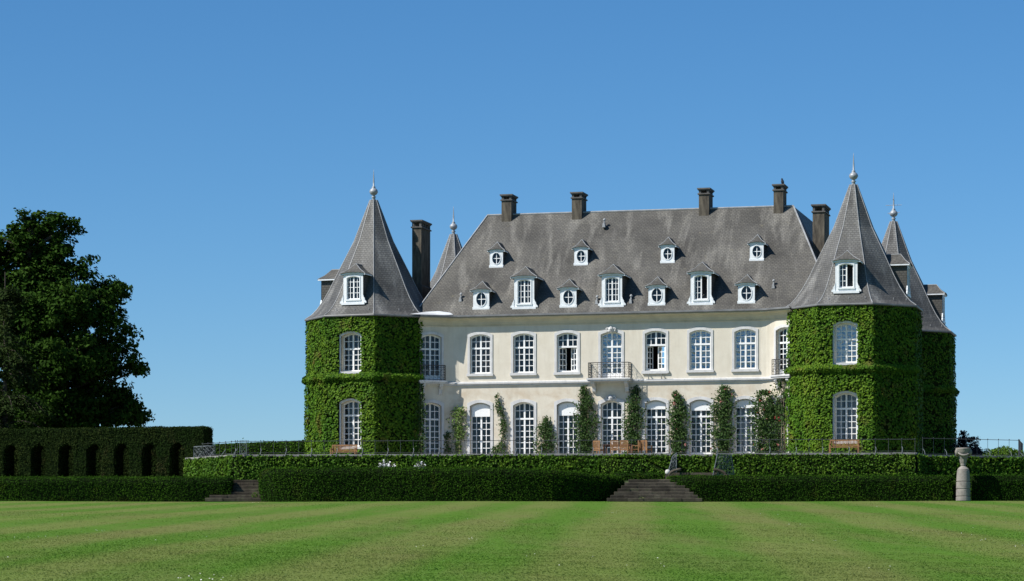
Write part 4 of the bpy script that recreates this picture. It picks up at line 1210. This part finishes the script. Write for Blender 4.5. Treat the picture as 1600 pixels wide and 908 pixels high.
def build_climbers():
    climber('sparse yellow-green climber beside the shaded corner bay, leftmost in sun', -9.95, -.08, [(.1, 0), (-.05, .9), (.05, 1.8), (-.1, 2.7), (.05, 3.5)], [.28, .16, .35, .5, .3], 330, 'young_leaf', .12)
    climber('thin winding climber between the first and second sunlit doors', -7.2, -.06, [(.0, 0), (-.15, .7), (.1, 1.3), (.22, 2.0), (.12, 2.8), (-.2, 3.6), (-.25, 4.3)], [.45, .5, .12, .22, .18, .24, .1], 380, 'rose_leaf', .12, thin=True)
    climber('short bushy climber between the second and third sunlit doors', -4.28, -.06, [(.0, 0), (.05, 1.0), (.05, 2.0), (-.05, 2.9)], [.42, .55, .48, .28], 420, 'rose_leaf')
    climber('tall dense climber left of the middle door', -1.62, -.06, [(0, 0), (-.05, 1.2), (.05, 2.4), (.0, 3.6), (-.1, 4.75)], [.5, .62, .66, .5, .14], 430, 'rose_leaf')
    climber('tall climber right of the middle door, behind the wooden chairs', 1.47, -.06, [(-.15, 0), (-.05, 1.2), (.0, 2.4), (.05, 3.6), (.15, 4.7)], [.5, .55, .55, .45, .14], 420, 'rose_leaf')
    climber('bushy climber between the fifth and sixth sunlit doors', 4.33, -.06, [(0, 0), (.0, 1.2), (.05, 2.4), (.02, 3.4), (-.12, 4.3)], [.45, .58, .6, .5, .12], 430, 'rose_leaf', flowers=['rose_pink'], nfl=[5])
    climber('climbing rose with a few pink flowers between the last two doors', 7.2, -.06, [(0, 0), (.0, 1.2), (-.05, 2.4), (.0, 3.5), (.1, 4.6)], [.42, .62, .64, .62, .25], 450, 'rose_leaf', flowers=['rose_pink'], nfl=[7])
    climber('climbing rose with red flowers next to the right tower', 10.0, -.30, [(0, 0), (.0, 1.2), (.02, 2.4), (.0, 3.5), (-.1, 4.25)], [.62, .72, .74, .7, .3], 760, 'rose_leaf', flowers=['rose_red', 'rose_pink'], nfl=[9, 6])
    climber('dark climber in the shaded corner beside the left tower', -12.2, -1.42, [(0, 0), (.05, 1.4), (0, 2.8), (.05, 4.2), (0, 5.0)], [.25, .32, .35, .3, .1], 330, 'rose_leaf')
    climber('low dark climber right of the shaded corner door', -10.62, -.28, [(0, 0), (.05, .9), (-.05, 1.9)], [.3, .28, .15], 260, 'rose_leaf', thin=True)
    climber('dark climber under the half-hidden balcony beside the right tower', 11.15, -.75, [(0, 0), (0, 1.5), (0, 3.0), (.0, 4.2), (-.1, 4.9)], [.12, .14, .3, .42, .3], 330, 'rose_leaf')

# ------------------------------------------------------------------ railings, stairs, urn, furniture
def railing(label, a, b, z, panel_len=0.0, h=0.80, sp=0.77):
    a, b = Vector(a), Vector(b); L = (b - a).length; d = (b - a) / L
    M = Matrix.Translation((a.x, a.y, z)) @ Matrix.Rotation(math.atan2(d.y, d.x), 4, 'Z')
    root = empty('railing', M); tag(root, label, 'railing', 'iron railings round the terrace')
    n = max(1, round(L / sp)); st = L / n
    t = MB(); t.tube([(0, .18, h), (L, .18, h)], .016, 6); t.build('top_rail', 'railing_iron', root)
    t = MB(); t.tube([(0, .18, .10), (L, .18, .10)], .011, 6); t.build('bottom_rail', 'railing_iron', root)
    key = 'post%.2f' % h
    if key not in _cache:
        m = MB(); m.tube([(0, .18, 0), (0, .18, h)], .012, 6); m.lathe([(.0, h), (.03, h + .02), (.03, h + .05), (.0, h + .07)], 6, (0, .18, 0)); _cache[key] = m.mesh('post', 'railing_iron')
        m = MB(); m.tube([(0, -.09, -.13), (0, -.10, -.02), (.02, -.05, .10), (.05, .05, .22), (.03, .14, .33), (0, .17, .36)], .017, 6)
        m.lathe([(0, -.17), (.04, -.14), (.04, -.10), (0, -.07)], 6, (0, -.09, 0)); _cache[key + 's'] = m.mesh('stay', 'grey_iron')
    for i in range(n + 1):
        link('post', _cache[key], root, Matrix.Translation((st * i, 0, 0)))
        if i % 2 == 0: link('stay', _cache[key + 's'], root, Matrix.Translation((st * i, 0, 0)))
    return root

def iron_panel(name, label, corners, group=None, nx=5, nz=5, mat='grey_iron', thick=.03):
    """scrolled wrought-iron panel filling a quad given by four world corners (bottom-left, bottom-right, top-right, top-left)"""
    A, B, C, D = [Vector(c) for c in corners]
    at = lambda s, t: (A.lerp(B, s)).lerp(D.lerp(C, s), t)
    root = empty(name, Matrix.Translation(A)); tag(root, label, 'iron panel', group)
    f = MB(); f.tube([p - A for p in (A, B, C, D, A)], thick * 1.1, 6); f.build('frame', mat, root)
    s = MB(); 
    for i in range(nx):
        for j in range(nz):
            c0, sg = ((i + .5) / nx, (j + .5) / nz), (1 if (i + j) % 2 else -1)
            for q0 in (0, math.pi):
                s.tube([at(c0[0] + sg * (.52 - .05 * k) / nx * math.cos(q0 + q) , c0[1] + (.52 - .05 * k) / nz * math.sin(q0 + q)) - A for k, q in enumerate(np.linspace(0, 4.2, 8))], thick * .55, 4)
    for i in range(1, nx): s.tube([at(i / nx, 0) - A, at(i / nx, 1) - A], thick * .5, 4)
    s.build('scrollwork', mat, root)
    return root

def build_railings():
    railing('iron railing on the slanting terrace edge beside the arched hedge', (T_LEFT[0] + 1.6 * .6, T_LEFT[1] - 1.6 * .8), T_A, TZ)
    railing('long iron railing along the terrace left of the stair recess', T_A, REC0, TZ)
    railing('iron railing across the back of the stair recess', inn(REC0, 1.5), inn(REC1, 1.5), TZ)
    railing('iron railing along the terrace below the right tower', REC1, T_B, TZ)
    railing('iron railing on the set-back terrace behind the stone urn', T_C, (site(1596, 180.4), 180.4), TZ, h=1.0)
    e = (site(1596, 180.4), 180.4)
    railing('iron railing turning back at the right picture edge', e, (e[0] + 1.3, e[1] + 6), TZ, h=1.0, sp=.5)
    z0 = TZ + .02
    p0, p1 = (site(303, 182.0), 182.0), (site(336, 180.2), 180.2)
    iron_panel('scrolled_panel', 'pale scrolled iron panel at the end of the slanting railing', [(p0[0], p0[1], z0 - .15), (p1[0], p1[1], z0 - .1), (p1[0], p1[1], z0 + .65), (p0[0], p0[1], z0 + .65)], 'scrolled iron panels', 5, 3, thick=.022)
    q0, q1 = (site(375, 177.2), 177.15), (site(385, 177.2), 177.15)
    iron_panel('scrolled_panel', 'narrow scrolled iron newel where the terrace railing turns', [(q0[0], q0[1], z0), (q1[0], q1[1], z0), (q1[0], q1[1], z0 + .82), (q0[0], q0[1], z0 + .82)], 'scrolled iron panels', 1, 3, thick=.022)
    Y = 173.6
    pt = lambda px, py, yy: (site(px, yy), yy, lvl(py, yy))
    iron_panel('scrolled_panel', 'leaning scrolled iron panel left of the stair landing, by the stone ball', [pt(1044, 738, Y), pt(1057, 738, Y + .5), pt(1057, 708, Y + .5), pt(1051, 713, Y)], 'scrolled iron panels', 2, 4, thick=.026)
    iron_panel('scrolled_panel', 'broad scrolled iron panel right of the stair landing', [pt(1114, 743, Y), pt(1147, 741, Y + .6), pt(1142, 709, Y + .6), pt(1121, 709, Y)], 'scrolled iron panels', 4, 4, thick=.026)

def build_stairs():
    S = lambda px, Y: site(px, Y)
    def flight(label, xc, y0, hw0, dw, n, rise, tread, z0, inset=0.0):
        root = empty('stone_stairs', Matrix.Translation((xc, y0, z0))); tag(root, label, 'stairs', 'stone stairs up from the lawn')
        rr = random.Random(int(xc * 10) + 5)
        for i in range(n):
            hw = hw0 - dw * i; yy = tread * i; zt = rise * (i + 1)
            m = MB(); m.box(-hw + .05, hw - .05, yy + .05, tread * n + .6, rise * i - .1 - .02, zt - .02)
            st = m.build('step', 'step_stone', root)
            x = -hw
            while x < hw - .05:
                L = min(rr.uniform(.7, 1.3), hw - x)
                if hw - x - L < .35: L = hw - x
                q = MB(); o = rr.uniform(-.02, .02); zz = rr.uniform(-.012, .012)
                b = .02
                x0_, x1_, ya, yb, za, zb = x + .006, x + L - .006, yy + o, yy + tread + .05, rise * i + .01, zt + zz
                q.add([(x0_, ya + b, za), (x1_, ya + b, za), (x1_, yb, za), (x0_, yb, za), (x0_, ya, zb - b), (x1_, ya, zb - b), (x1_, ya + b, zb), (x0_, ya + b, zb), (x1_, yb, zb), (x0_, yb, zb)],
                      [(0, 1, 5, 4), (4, 5, 6, 7), (7, 6, 8, 9), (0, 4, 7, 9, 3), (1, 2, 8, 6, 5), (3, 9, 8, 2), (0, 3, 2, 1)])
                q.build('stone', 'step_stone', st)
                x += L
        return root
    flight('wide weathered stone stairs in the gap of the middle hedge', S(1022, 169.2), 168.6, 2.72, .22, 7, .19, .38, 5.86)
    flight('weathered stone stairs beside the left end of the long hedge', S(402, 169.9), 169.75, 3.0, .22, 7, .185, .34, 5.90)
    # landing of the upper stair
    m = MB(); a, b = inn(REC0, -1.35), inn(REC1, -1.35)
    m.plate([a, b, inn(REC1, 1.45), inn(REC0, 1.45)], 7.12, lvl(738.5, 174.2))
    o = m.build('stone_landing', 'step_stone'); tag(o, 'flat stone landing between the two iron stair panels', 'landing')
    # stone ball and curled stones at the foot of the side stair
    Y = 173.4; x = S(1043.5, Y); z = lvl(744, Y)
    root = empty('stone_ball', Matrix.Translation((x, Y, 7.15))); tag(root, 'pale stone ball on a block by the iron stair panel', 'stone ball')
    m = MB(); m.box(-.18, .18, -.18, .18, 0, .40); m.build('block', 'step_stone', root)
    m = MB(); m.lathe([(.02, .40), (.10, .41), (.15, .47), (.165, .55), (.15, .63), (.10, .69), (.02, .71)], 12); m.build('ball', 'pale_stone', root, smooth=True)
    for px, sx, lab in ((1053, 1, 'curled stone scroll at the left foot of the iron panel'), (1126, -1, 'curled stone scroll at the foot of the broad iron panel')):
        x = S(px, Y)
        m = MB(); m.tube([(-.28 * sx, 0, -.5), (-.3 * sx, 0, .10), (-.2 * sx, 0, .26), (0, .05, .36), (.22 * sx, .1, .42), (.42 * sx, .1, .44)], [.09, .09, .085, .08, .085, .09], 8)
        o = m.build('stone_scroll', 'step_stone', None, Matrix.Translation((x, Y - .1, 7.42)), True); tag(o, lab, 'stone scroll')
    m = MB(); m.lathe([(.62, 0), (.60, .18), (.45, .34), (.15, .42), (.02, .43)], 12)
    o = m.build('boulder', 'step_stone', None, Matrix.Translation((S(1136, 173.3), 173.3, 7.13)), True); tag(o, 'dark rounded stone below the broad iron panel', 'stone')

def build_urn():
    Y = 169.5; x = site(1505, Y); z = lawn_z(Y, x) - .02
    root = empty('stone_urn', Matrix.Translation((x, Y, z))); tag(root, 'carved stone vase on a tall grey drum pedestal among the hedges', 'stone urn')
    zz = 0; n = 28
    for r0, r1, h in ((.42, .415, .28), (.41, .405, .42), (.405, .40, .43), (.395, .35, .66)):
        m = MB(); m.lathe([(r0 - .05, zz), (r0 - .045, zz + .02), (r0, zz + .035), (r1, zz + h - .03), (r1 - .03, zz + h - .004)], n); m.build('drum', 'pedestal_stone', root)
        zz += h
    m = MB(); m.lathe([(.335, zz), (.33, zz + .05), (.24, zz + .15), (.14, zz + .22), (.12, zz + .28)], n); m.build('shoulder', 'pedestal_stone', root); zz += .28
    # vase: foot, fluted body that flares, rim with mask heads and swags
    m = MB(); k = 32; prof = [(.15, 0), (.17, .03), (.13, .07), (.165, .12), (.20, .30), (.245, .50), (.30, .62), (.36, .70), (.40, .80), (.41, .90), (.43, .93), (.43, .99), (.36, 1.0), (.30, .93)]
    vs, fs = [], []
    for i, (r, h) in enumerate(prof):
        for q in range(k):
            t = 2 * math.pi * q / k; f = 1 + (.09 * math.cos(t * 8) if .1 < h < .6 else 0)
            vs.append((r * f * math.cos(t), r * f * math.sin(t), zz + h))
    for i in range(len(prof) - 1):
        for q in range(k): fs.append((i * k + q, i * k + (q + 1) % k, (i + 1) * k + (q + 1) % k, (i + 1) * k + q))
    fs.append(tuple((len(prof) - 1) * k + q for q in range(k))); m.add(vs, fs)
    vase = m.build('vase', 'pedestal_stone', root, smooth=True)
    for ang in (200, 340, 90):
        ca, sa = math.cos(rad(ang)), math.sin(rad(ang))
        h = MB(); h.lathe([(.02, -.14), (.09, -.10), (.12, .0), (.12, .10), (.07, .19), (.02, .21)], 10, (ca * .40, sa * .40, zz + .72)); h.build('mask', 'pedestal_stone', vase, smooth=True)
    for a0 in (200, 340, 90):
        h = MB(); pts = []
        for t in np.linspace(0, 1, 9):
            an = rad(a0 + 140 * t if a0 == 200 else a0 + 110 * t); rr_ = .39; pts.append((rr_ * math.cos(an), rr_ * math.sin(an), zz + .78 - .22 * math.sin(math.pi * t)))
        h.tube(pts, [.03 + .035 * math.sin(math.pi * i / 8) for i in range(9)], 7); h.build('swag', 'pedestal_stone', vase, smooth=True)

def chair_meshes():
    if 'chair' in _cache: return _cache['chair']
    seat = MB()
    for i in range(6): seat.box(-.24, .24, -.22 + i * .075, -.22 + i * .075 + .06, .42, .445)
    seat.box(-.24, .24, -.23, -.20, .36, .42); seat.box(-.24, .24, .20, .23, .36, .42)
    back = MB()
    for i in range(6): back.box(-.185 + i * .067, -.185 + i * .067 + .035, .215, .235, .50, .90)
    back.box(-.22, .22, .205, .245, .90, .97); back.box(-.22, .22, .205, .245, .46, .51)
    legs = []
    for x, y, h in ((-.235, -.21, .64), (.235, -.21, .64), (-.235, .225, .97), (.235, .225, .97)):
        m = MB(); m.box(x - .024, x + .024, y - .024, y + .024, 0, h); legs.append(m.mesh('leg', 'teak'))
    arm = MB()
    for sx in (-1, 1): arm.box(sx * .235 - .03, sx * .235 + .03, -.25, .20, .64, .665)
    _cache['chair'] = (seat.mesh('seat', 'teak'), back.mesh('backrest', 'teak'), legs, arm.mesh('armrest', 'teak'))
    return _cache['chair']

def build_furniture():
    def chair(label, u, v, deg):
        root = empty('garden_chair', MH @ Matrix.Translation((u, v, .004)) @ Matrix.Rotation(rad(deg), 4, 'Z')); tag(root, label, 'chair', 'teak chairs round the terrace table')
        seat, back, legs, arm = chair_meshes()
        link('seat', seat, root); link('backrest', back, root); link('armrest', arm, root)
        for l in legs: link('leg', l, root)
    y = -6.4
    base = TZ
    # (chair back is at +y in its own frame; turned 180 it shows its back to the lawn)
    chair('leftmost teak slatted chair, left of the dark table', .60, y - .15, 160)
    chair('teak chair with its back to the lawn, at the middle of the table', 1.72, y - .45, 180)
    chair('teak chair with its back to the lawn, right of the middle one', 2.32, y - .45, 178)
    chair('teak chair turned sideways at the right end of the table', 2.95, y + .1, 255)
    chair('rightmost teak chair standing apart by the climber', 3.55, y + .1, 150)
    root = empty('garden_table', MH @ Matrix.Translation((1.75, y + .35, .004))); tag(root, 'dark wooden garden table in front of the middle door', 'table')
    m = MB()
    for i in range(8): m.box(-.95, .95, -.42 + i * .106, -.42 + i * .106 + .095, .71, .745)
    m.build('table_top', 'dark_wood', root)
    m = MB(); m.box(-.85, .85, -.34, -.31, .62, .71); m.box(-.85, .85, .31, .34, .62, .71); m.build('apron', 'dark_wood', root)
    for x in (-.82, .82):
        for yy in (-.32, .32): m = MB(); m.box(x - .04, x + .04, yy - .04, yy + .04, 0, .71); m.build('leg', 'dark_wood', root)
    def bench(label, px, Y, deg, w=1.55):
        root = empty('garden_bench', Matrix.Translation((site(px, Y), Y, TZ + .004)) @ Matrix.Rotation(rad(deg), 4, 'Z')); tag(root, label, 'bench', 'teak benches by the towers')
        m = MB(); h = w / 2
        for i in range(5): m.box(-h, h, -.25 + i * .10, -.25 + i * .10 + .08, .42, .45)
        m.build('seat', 'teak', root)
        b = MB(); b.box(-h, h, .24, .28, .84, .92); b.box(-h, h, .245, .275, .50, .55)
        n = int(w / .085)
        for i in range(n): b.box(-h + .05 + i * (w - .1) / n, -h + .05 + i * (w - .1) / n + .045, .25, .27, .55, .84)
        b.build('backrest', 'teak', root)
        for x in (-h + .03, h - .03):
            for yy, hh in ((-.24, .64), (.26, .92)): l = MB(); l.box(x - .03, x + .03, yy - .03, yy + .03, 0, hh); l.build('leg', 'teak', root)
            a_ = MB(); a_.box(x - .035, x + .035, -.29, .24, .64, .67); a_.build('armrest', 'teak', root)
    bench('teak slatted bench in front of the left ivy tower', 537, 184.6, -10, 1.62)
    bench('teak slatted bench in front of the right ivy tower', 1319, 177.6, -12, 1.78)

def build_bird():
    c = MH @ Vector((9.98, 6.2, 17.96))
    m = MB(); n = 10
    rings = [((.0, .14, .015), .012), ((.0, .11, .05), .035), ((0, .06, .12), .07), ((0, .02, .21), .085), ((0, -.01, .30), .07), ((0, -.03, .355), .047), ((0, -.045, .40), .047), ((0, -.055, .435), .03), ((0, -.055, .45), .008)]
    m.tube([r[0] for r in rings], [r[1] * 1.25 for r in rings], n)
    m.beam((0, .10, .08), (0, .20, -.10), .07, .03); m.tube([(0, -.085, .405), (0, -.15, .395)], [.018, .004], 5)
    for sx in (-1, 1): m.tube([(sx * .03, .02, .13), (sx * .03, .0, .0)], .012, 5)
    o = m.build('bird', 'feathers', None, Matrix.Translation(c) @ Matrix.Rotation(rad(-40), 4, 'Z'), True)
    tag(o, 'dark bird perched on top of the rightmost ridge chimney', 'bird')

# ------------------------------------------------------------------ trees and shrubs
def lobes_tree(name, label, trunk, lobes, mat, clump=0.55, per=46, leaf=0.22, fill=1.0, group=None, seed=3, thr=-.62):
    """trunk: (x, y, z, height, radius); lobes: (x, y, z, rx, ry, rz)"""
    rng = np.random.default_rng(seed); rr = random.Random(seed)
    root = empty(name, Matrix.Translation(trunk[:3])); tag(root, label, 'tree', group)
    T = Vector(trunk[:3])
    m = MB(); tx, ty, tz, th, tr = trunk
    pts = [(0, 0, -.4), (0.05, 0, th * .2), (-.1, .1, th * .45), (.12, 0, th * .7), (0, -.1, th)]
    m.tube(pts, [tr * 1.5, tr, tr * .8, tr * .5, tr * .15], 9)
    for lx, ly, lz, rx, ry, rz in lobes:
        e = Vector((lx, ly, lz)) - T; s = Vector((0, 0, max(th * .12, min(th * .9, e.z - 1.2 * math.hypot(e.x, e.y) * .5))))
        mid = s.lerp(e, .5) + Vector((rr.uniform(-.4, .4), rr.uniform(-.4, .4), rr.uniform(.1, .6)))
        m.tube([s, mid, e], [tr * .34, tr * .2, tr * .07], 6)
        for q in range(5):
            v = Vector((rr.gauss(0, 1), rr.gauss(0, 1), rr.gauss(0, .8))).normalized(); p = e + Vector((v.x * rx * .85, v.y * ry * .85, v.z * rz * .85))
            m.tube([mid.lerp(e, rr.uniform(.2, 1)), p], [tr * .09, tr * .025], 5)
    m.build('trunk', 'bark', root)
    C = []
    for lx, ly, lz, rx, ry, rz in lobes:
        vol = rx * ry * rz * 4.19; n = int(max(8, fill * vol / (clump ** 3 * 4.19) * .55))
        d = rng.normal(0, 1, (n, 3)); d /= np.linalg.norm(d, axis=1)[:, None]
        rad_ = rng.random(n) ** .40
        p = np.array([lx, ly, lz]) + d * rad_[:, None] * np.array([rx, ry, rz]) * (1 + .08 * rng.normal(0, 1, (n, 1)))
        C.append(p)
    C = np.concatenate(C); keep = fbm(C, .75, seed) > thr; C = C[keep]
    n = len(C); cs = clump * (0.6 + .8 * rng.random(n))
    off = np.clip(rng.normal(0, .5, (n, per, 3)), -.8, .8) * cs[:, None, None] * np.array([1, 1, .6])
    P = (C[:, None, :] + off).reshape(-1, 3) - np.array(T)
    ctr = np.repeat(C - np.array([trunk[0], trunk[1], trunk[2] + th * .6]), per, 0); ctr /= np.linalg.norm(ctr, axis=1)[:, None] + 1e-6
    Nn = ctr * .5 + off.reshape(-1, 3) / (np.linalg.norm(off.reshape(-1, 3), axis=1)[:, None] + 1e-6) * .5 + np.array([0, 0, .3])
    foliage_obj('crown', [(leaf_quads(P, Nn, leaf, rng, .6, .6), mat)], None, (), root)
    return root, n * per

def build_trees():
    Y = 205.0; k = Y / 4610.0
    L = lambda px, py, rx, rz, dy=0.0: (site(px, Y + dy), Y + dy, lvl(py, Y + dy), rx * k, rx * k * .9, rz * k)
    lobes = [L(72, 348, 34, 20), L(38, 345, 22, 16), L(102, 358, 30, 16), L(30, 385, 42, 28), L(86, 388, 30, 22), L(0, 400, 40, 36, 2),
             L(60, 425, 50, 30), L(120, 430, 36, 26), L(165, 455, 36, 24), L(185, 462, 18, 16), L(150, 495, 46, 34, -1), L(95, 480, 60, 40, -2), L(30, 470, 60, 44),
             L(190, 525, 24, 22), L(195, 572, 30, 24), L(212, 578, 16, 14), L(165, 560, 46, 34), L(110, 560, 62, 44, -2), L(50, 560, 60, 48), L(185, 625, 34, 24), L(205, 640, 22, 18),
             L(150, 635, 54, 32), L(90, 635, 60, 34, -1), L(30, 630, 60, 36), L(120, 600, 60, 40, 3), L(60, 520, 60, 50, 3), L(175, 650, 50, 22), L(80, 655, 90, 22), L(215, 655, 16, 12), L(60, 390, 50, 40, 2), L(-40, 430, 60, 50), L(-50, 540, 70, 60), L(-50, 630, 70, 40)]
    x0 = site(45, Y)
    lobes_tree('broadleaf_tree', 'large dark broadleaf tree rising behind the arched hedge', (x0, Y, 8.6, lvl(345, Y) - 8.6, .55), lobes, 'tree_leaf', .62, 60, .30, 4.2, 'trees at the left', 4)
    # drooping conifer in front of it at the picture edge
    Yc = 198.0; xc = site(8, Yc); z0, z1 = 7.1, lvl(425, Yc)
    rng = np.random.default_rng(9); root = empty('conifer_tree', Matrix.Translation((xc, Yc, z0))); tag(root, 'olive-tinted drooping conifer at the left picture edge', 'tree', 'trees at the left')
    m = MB(); H = z1 - z0; m.tube([(0, 0, -.3), (0, 0, H * .5), (0, 0, H)], [.22, .14, .03], 8)
    P, Nn = [], []
    for q in range(74):
        h = H * (.08 + .90 * rng.random()); ln = (1 - h / H) ** .8 * 3.9 * (.7 + .5 * rng.random()) + .5; an = rng.random() * 6.283
        d = np.array([math.cos(an), math.sin(an), 0]); pts = []
        for t in np.linspace(0, 1, 6): pts.append(np.array([0, 0, h]) + d * ln * t + np.array([0, 0, .28 * ln * math.sin(t * 1.5) - .55 * ln * t * t]))
        m.tube([tuple(p) for p in pts], [.05, .045, .035, .03, .02, .008], 5)
        for t in np.linspace(.04, 1, 11):
            i = min(4, int(t * 5)); f = t * 5 - i; b = pts[i] * (1 - f) + pts[i + 1] * f
            nn = 26
            P.append(b + rng.normal(0, 1, (nn, 3)) * np.array([.26, .26, .16]) - np.array([0, 0, .12])); Nn.append(np.tile(d * .4 + np.array([0, 0, .7]), (nn, 1)))
    m.build('trunk', 'bark', root)
    foliage_obj('crown', [(leaf_quads(np.concatenate(P), np.concatenate(Nn), .24, rng, .5, .4, 1.2), 'conifer_leaf')], None, (), root)

def shrub(name, label, c, r, mat, n, leaf, rng, cat='shrub', flowers=None, group=None):
    root = empty(name, Matrix.Translation(c)); tag(root, label, cat, group)
    d = rng.normal(0, 1, (n, 3)); d[:, 2] = np.abs(d[:, 2]); d /= np.linalg.norm(d, axis=1)[:, None]
    P = d * (rng.random((n, 1)) ** .35) * np.array(r) * (1 + .22 * fbm(d * 3, 1.5, c[0])[:, None])
    g = [(leaf_quads(P, d, leaf, rng, .7, .65), mat)]
    if flowers:
        mat_f, nf, fs = flowers
        k = rng.integers(0, n, nf); Q = np.repeat(P[k] * 1.06 + np.array([0, -.05, 0]), 5, 0) + rng.normal(0, fs * .35, (nf * 5, 3))
        g.append((leaf_quads(Q, np.tile([[0, -1., .4]], (nf * 5, 1)), fs, rng, .7, .9), mat_f))
    foliage_obj('foliage', g, None, (), root)
    m = MB()
    for q in range(6):
        a_ = q * 1.05; m.tube([(0, 0, -.1), (math.cos(a_) * r[0] * .3, math.sin(a_) * r[1] * .3, r[2] * .4), (math.cos(a_) * r[0] * .6, math.sin(a_) * r[1] * .6, r[2] * .8)], [.03, .02, .006], 5)
    m.build('stem', 'stem_wood', root)
    return root

def build_shrubs():
    rng = np.random.default_rng(21)
    for px, r, n, lab in ((605, (.72, .4, .78), 420, 'larger white-flowering grey shrub below the left tower'), (658, (.40, .32, .72), 230, 'smaller white-flowering grey shrub left of the corner door')):
        p = inn(front_pt(px), -.55)
        shrub('flowering_shrub', lab, (p[0], p[1], 7.75), r, 'grey_leaf', n, .10, rng, 'shrub', ('blossom_white', n // 9, .085), 'white flowering shrubs on the terrace wall')
    Y = 200.0
    lobes = [(site(1505, Y), Y, lvl(688, Y), .5, .5, .5), (site(1515, Y), Y, lvl(694, Y), .6, .5, .4), (site(1496, Y), Y, lvl(697, Y), .5, .4, .4), (site(1506, Y), Y, lvl(679, Y), .28, .28, .3), (site(1521, Y), Y, lvl(686, Y), .3, .3, .3), (site(1510, Y), Y, lvl(703, Y), .9, .6, .4)]
    lobes_tree('small_tree', 'small dark bluish tree just right of the rear tower', (site(1508, Y), Y, 8.7, 1.5, .09), lobes, 'copper_leaf', .2, 30, .12, 2.6, None, 8, -9)
    Y = 184.5
    shrub('dark_shrub', 'dark purplish shrub behind the stone urn', (site(1522, Y), Y, 8.7), (.75, .6, 1.05), 'copper_leaf', 2200, .12, rng)
    shrub('round_shrub', 'rounded bright green shrub behind the right railing', (site(1568, 183.2), 183.2, 8.75), (1.55, 1.0, .85), 'shrub_leaf', 5200, .12, rng)
    # grass tufts in the stair joints
    for px, Y, z, lab in ((398, 169.9, 6.15, 'tuft of weeds growing on the left stone stairs'), (1003, 168.7, 6.0, 'tiny weed growing in a joint of the middle stone stairs')):
        shrub('weed', lab, (site(px, Y), Y, z), (.22, .12, .30 if px < 500 else .12), 'shrub_leaf', 160 if px < 500 else 50, .07, rng, 'weed', None, 'weeds on the stairs')

build_ground()
build_terrace()
house = build_house()
build_tower_ivy()
build_wall_ivy()
build_hedges()
build_trees()
build_stairs()
build_railings()
build_climbers()
build_urn()
build_furniture()
build_shrubs()
build_bird()
bpy.context.view_layer.update()
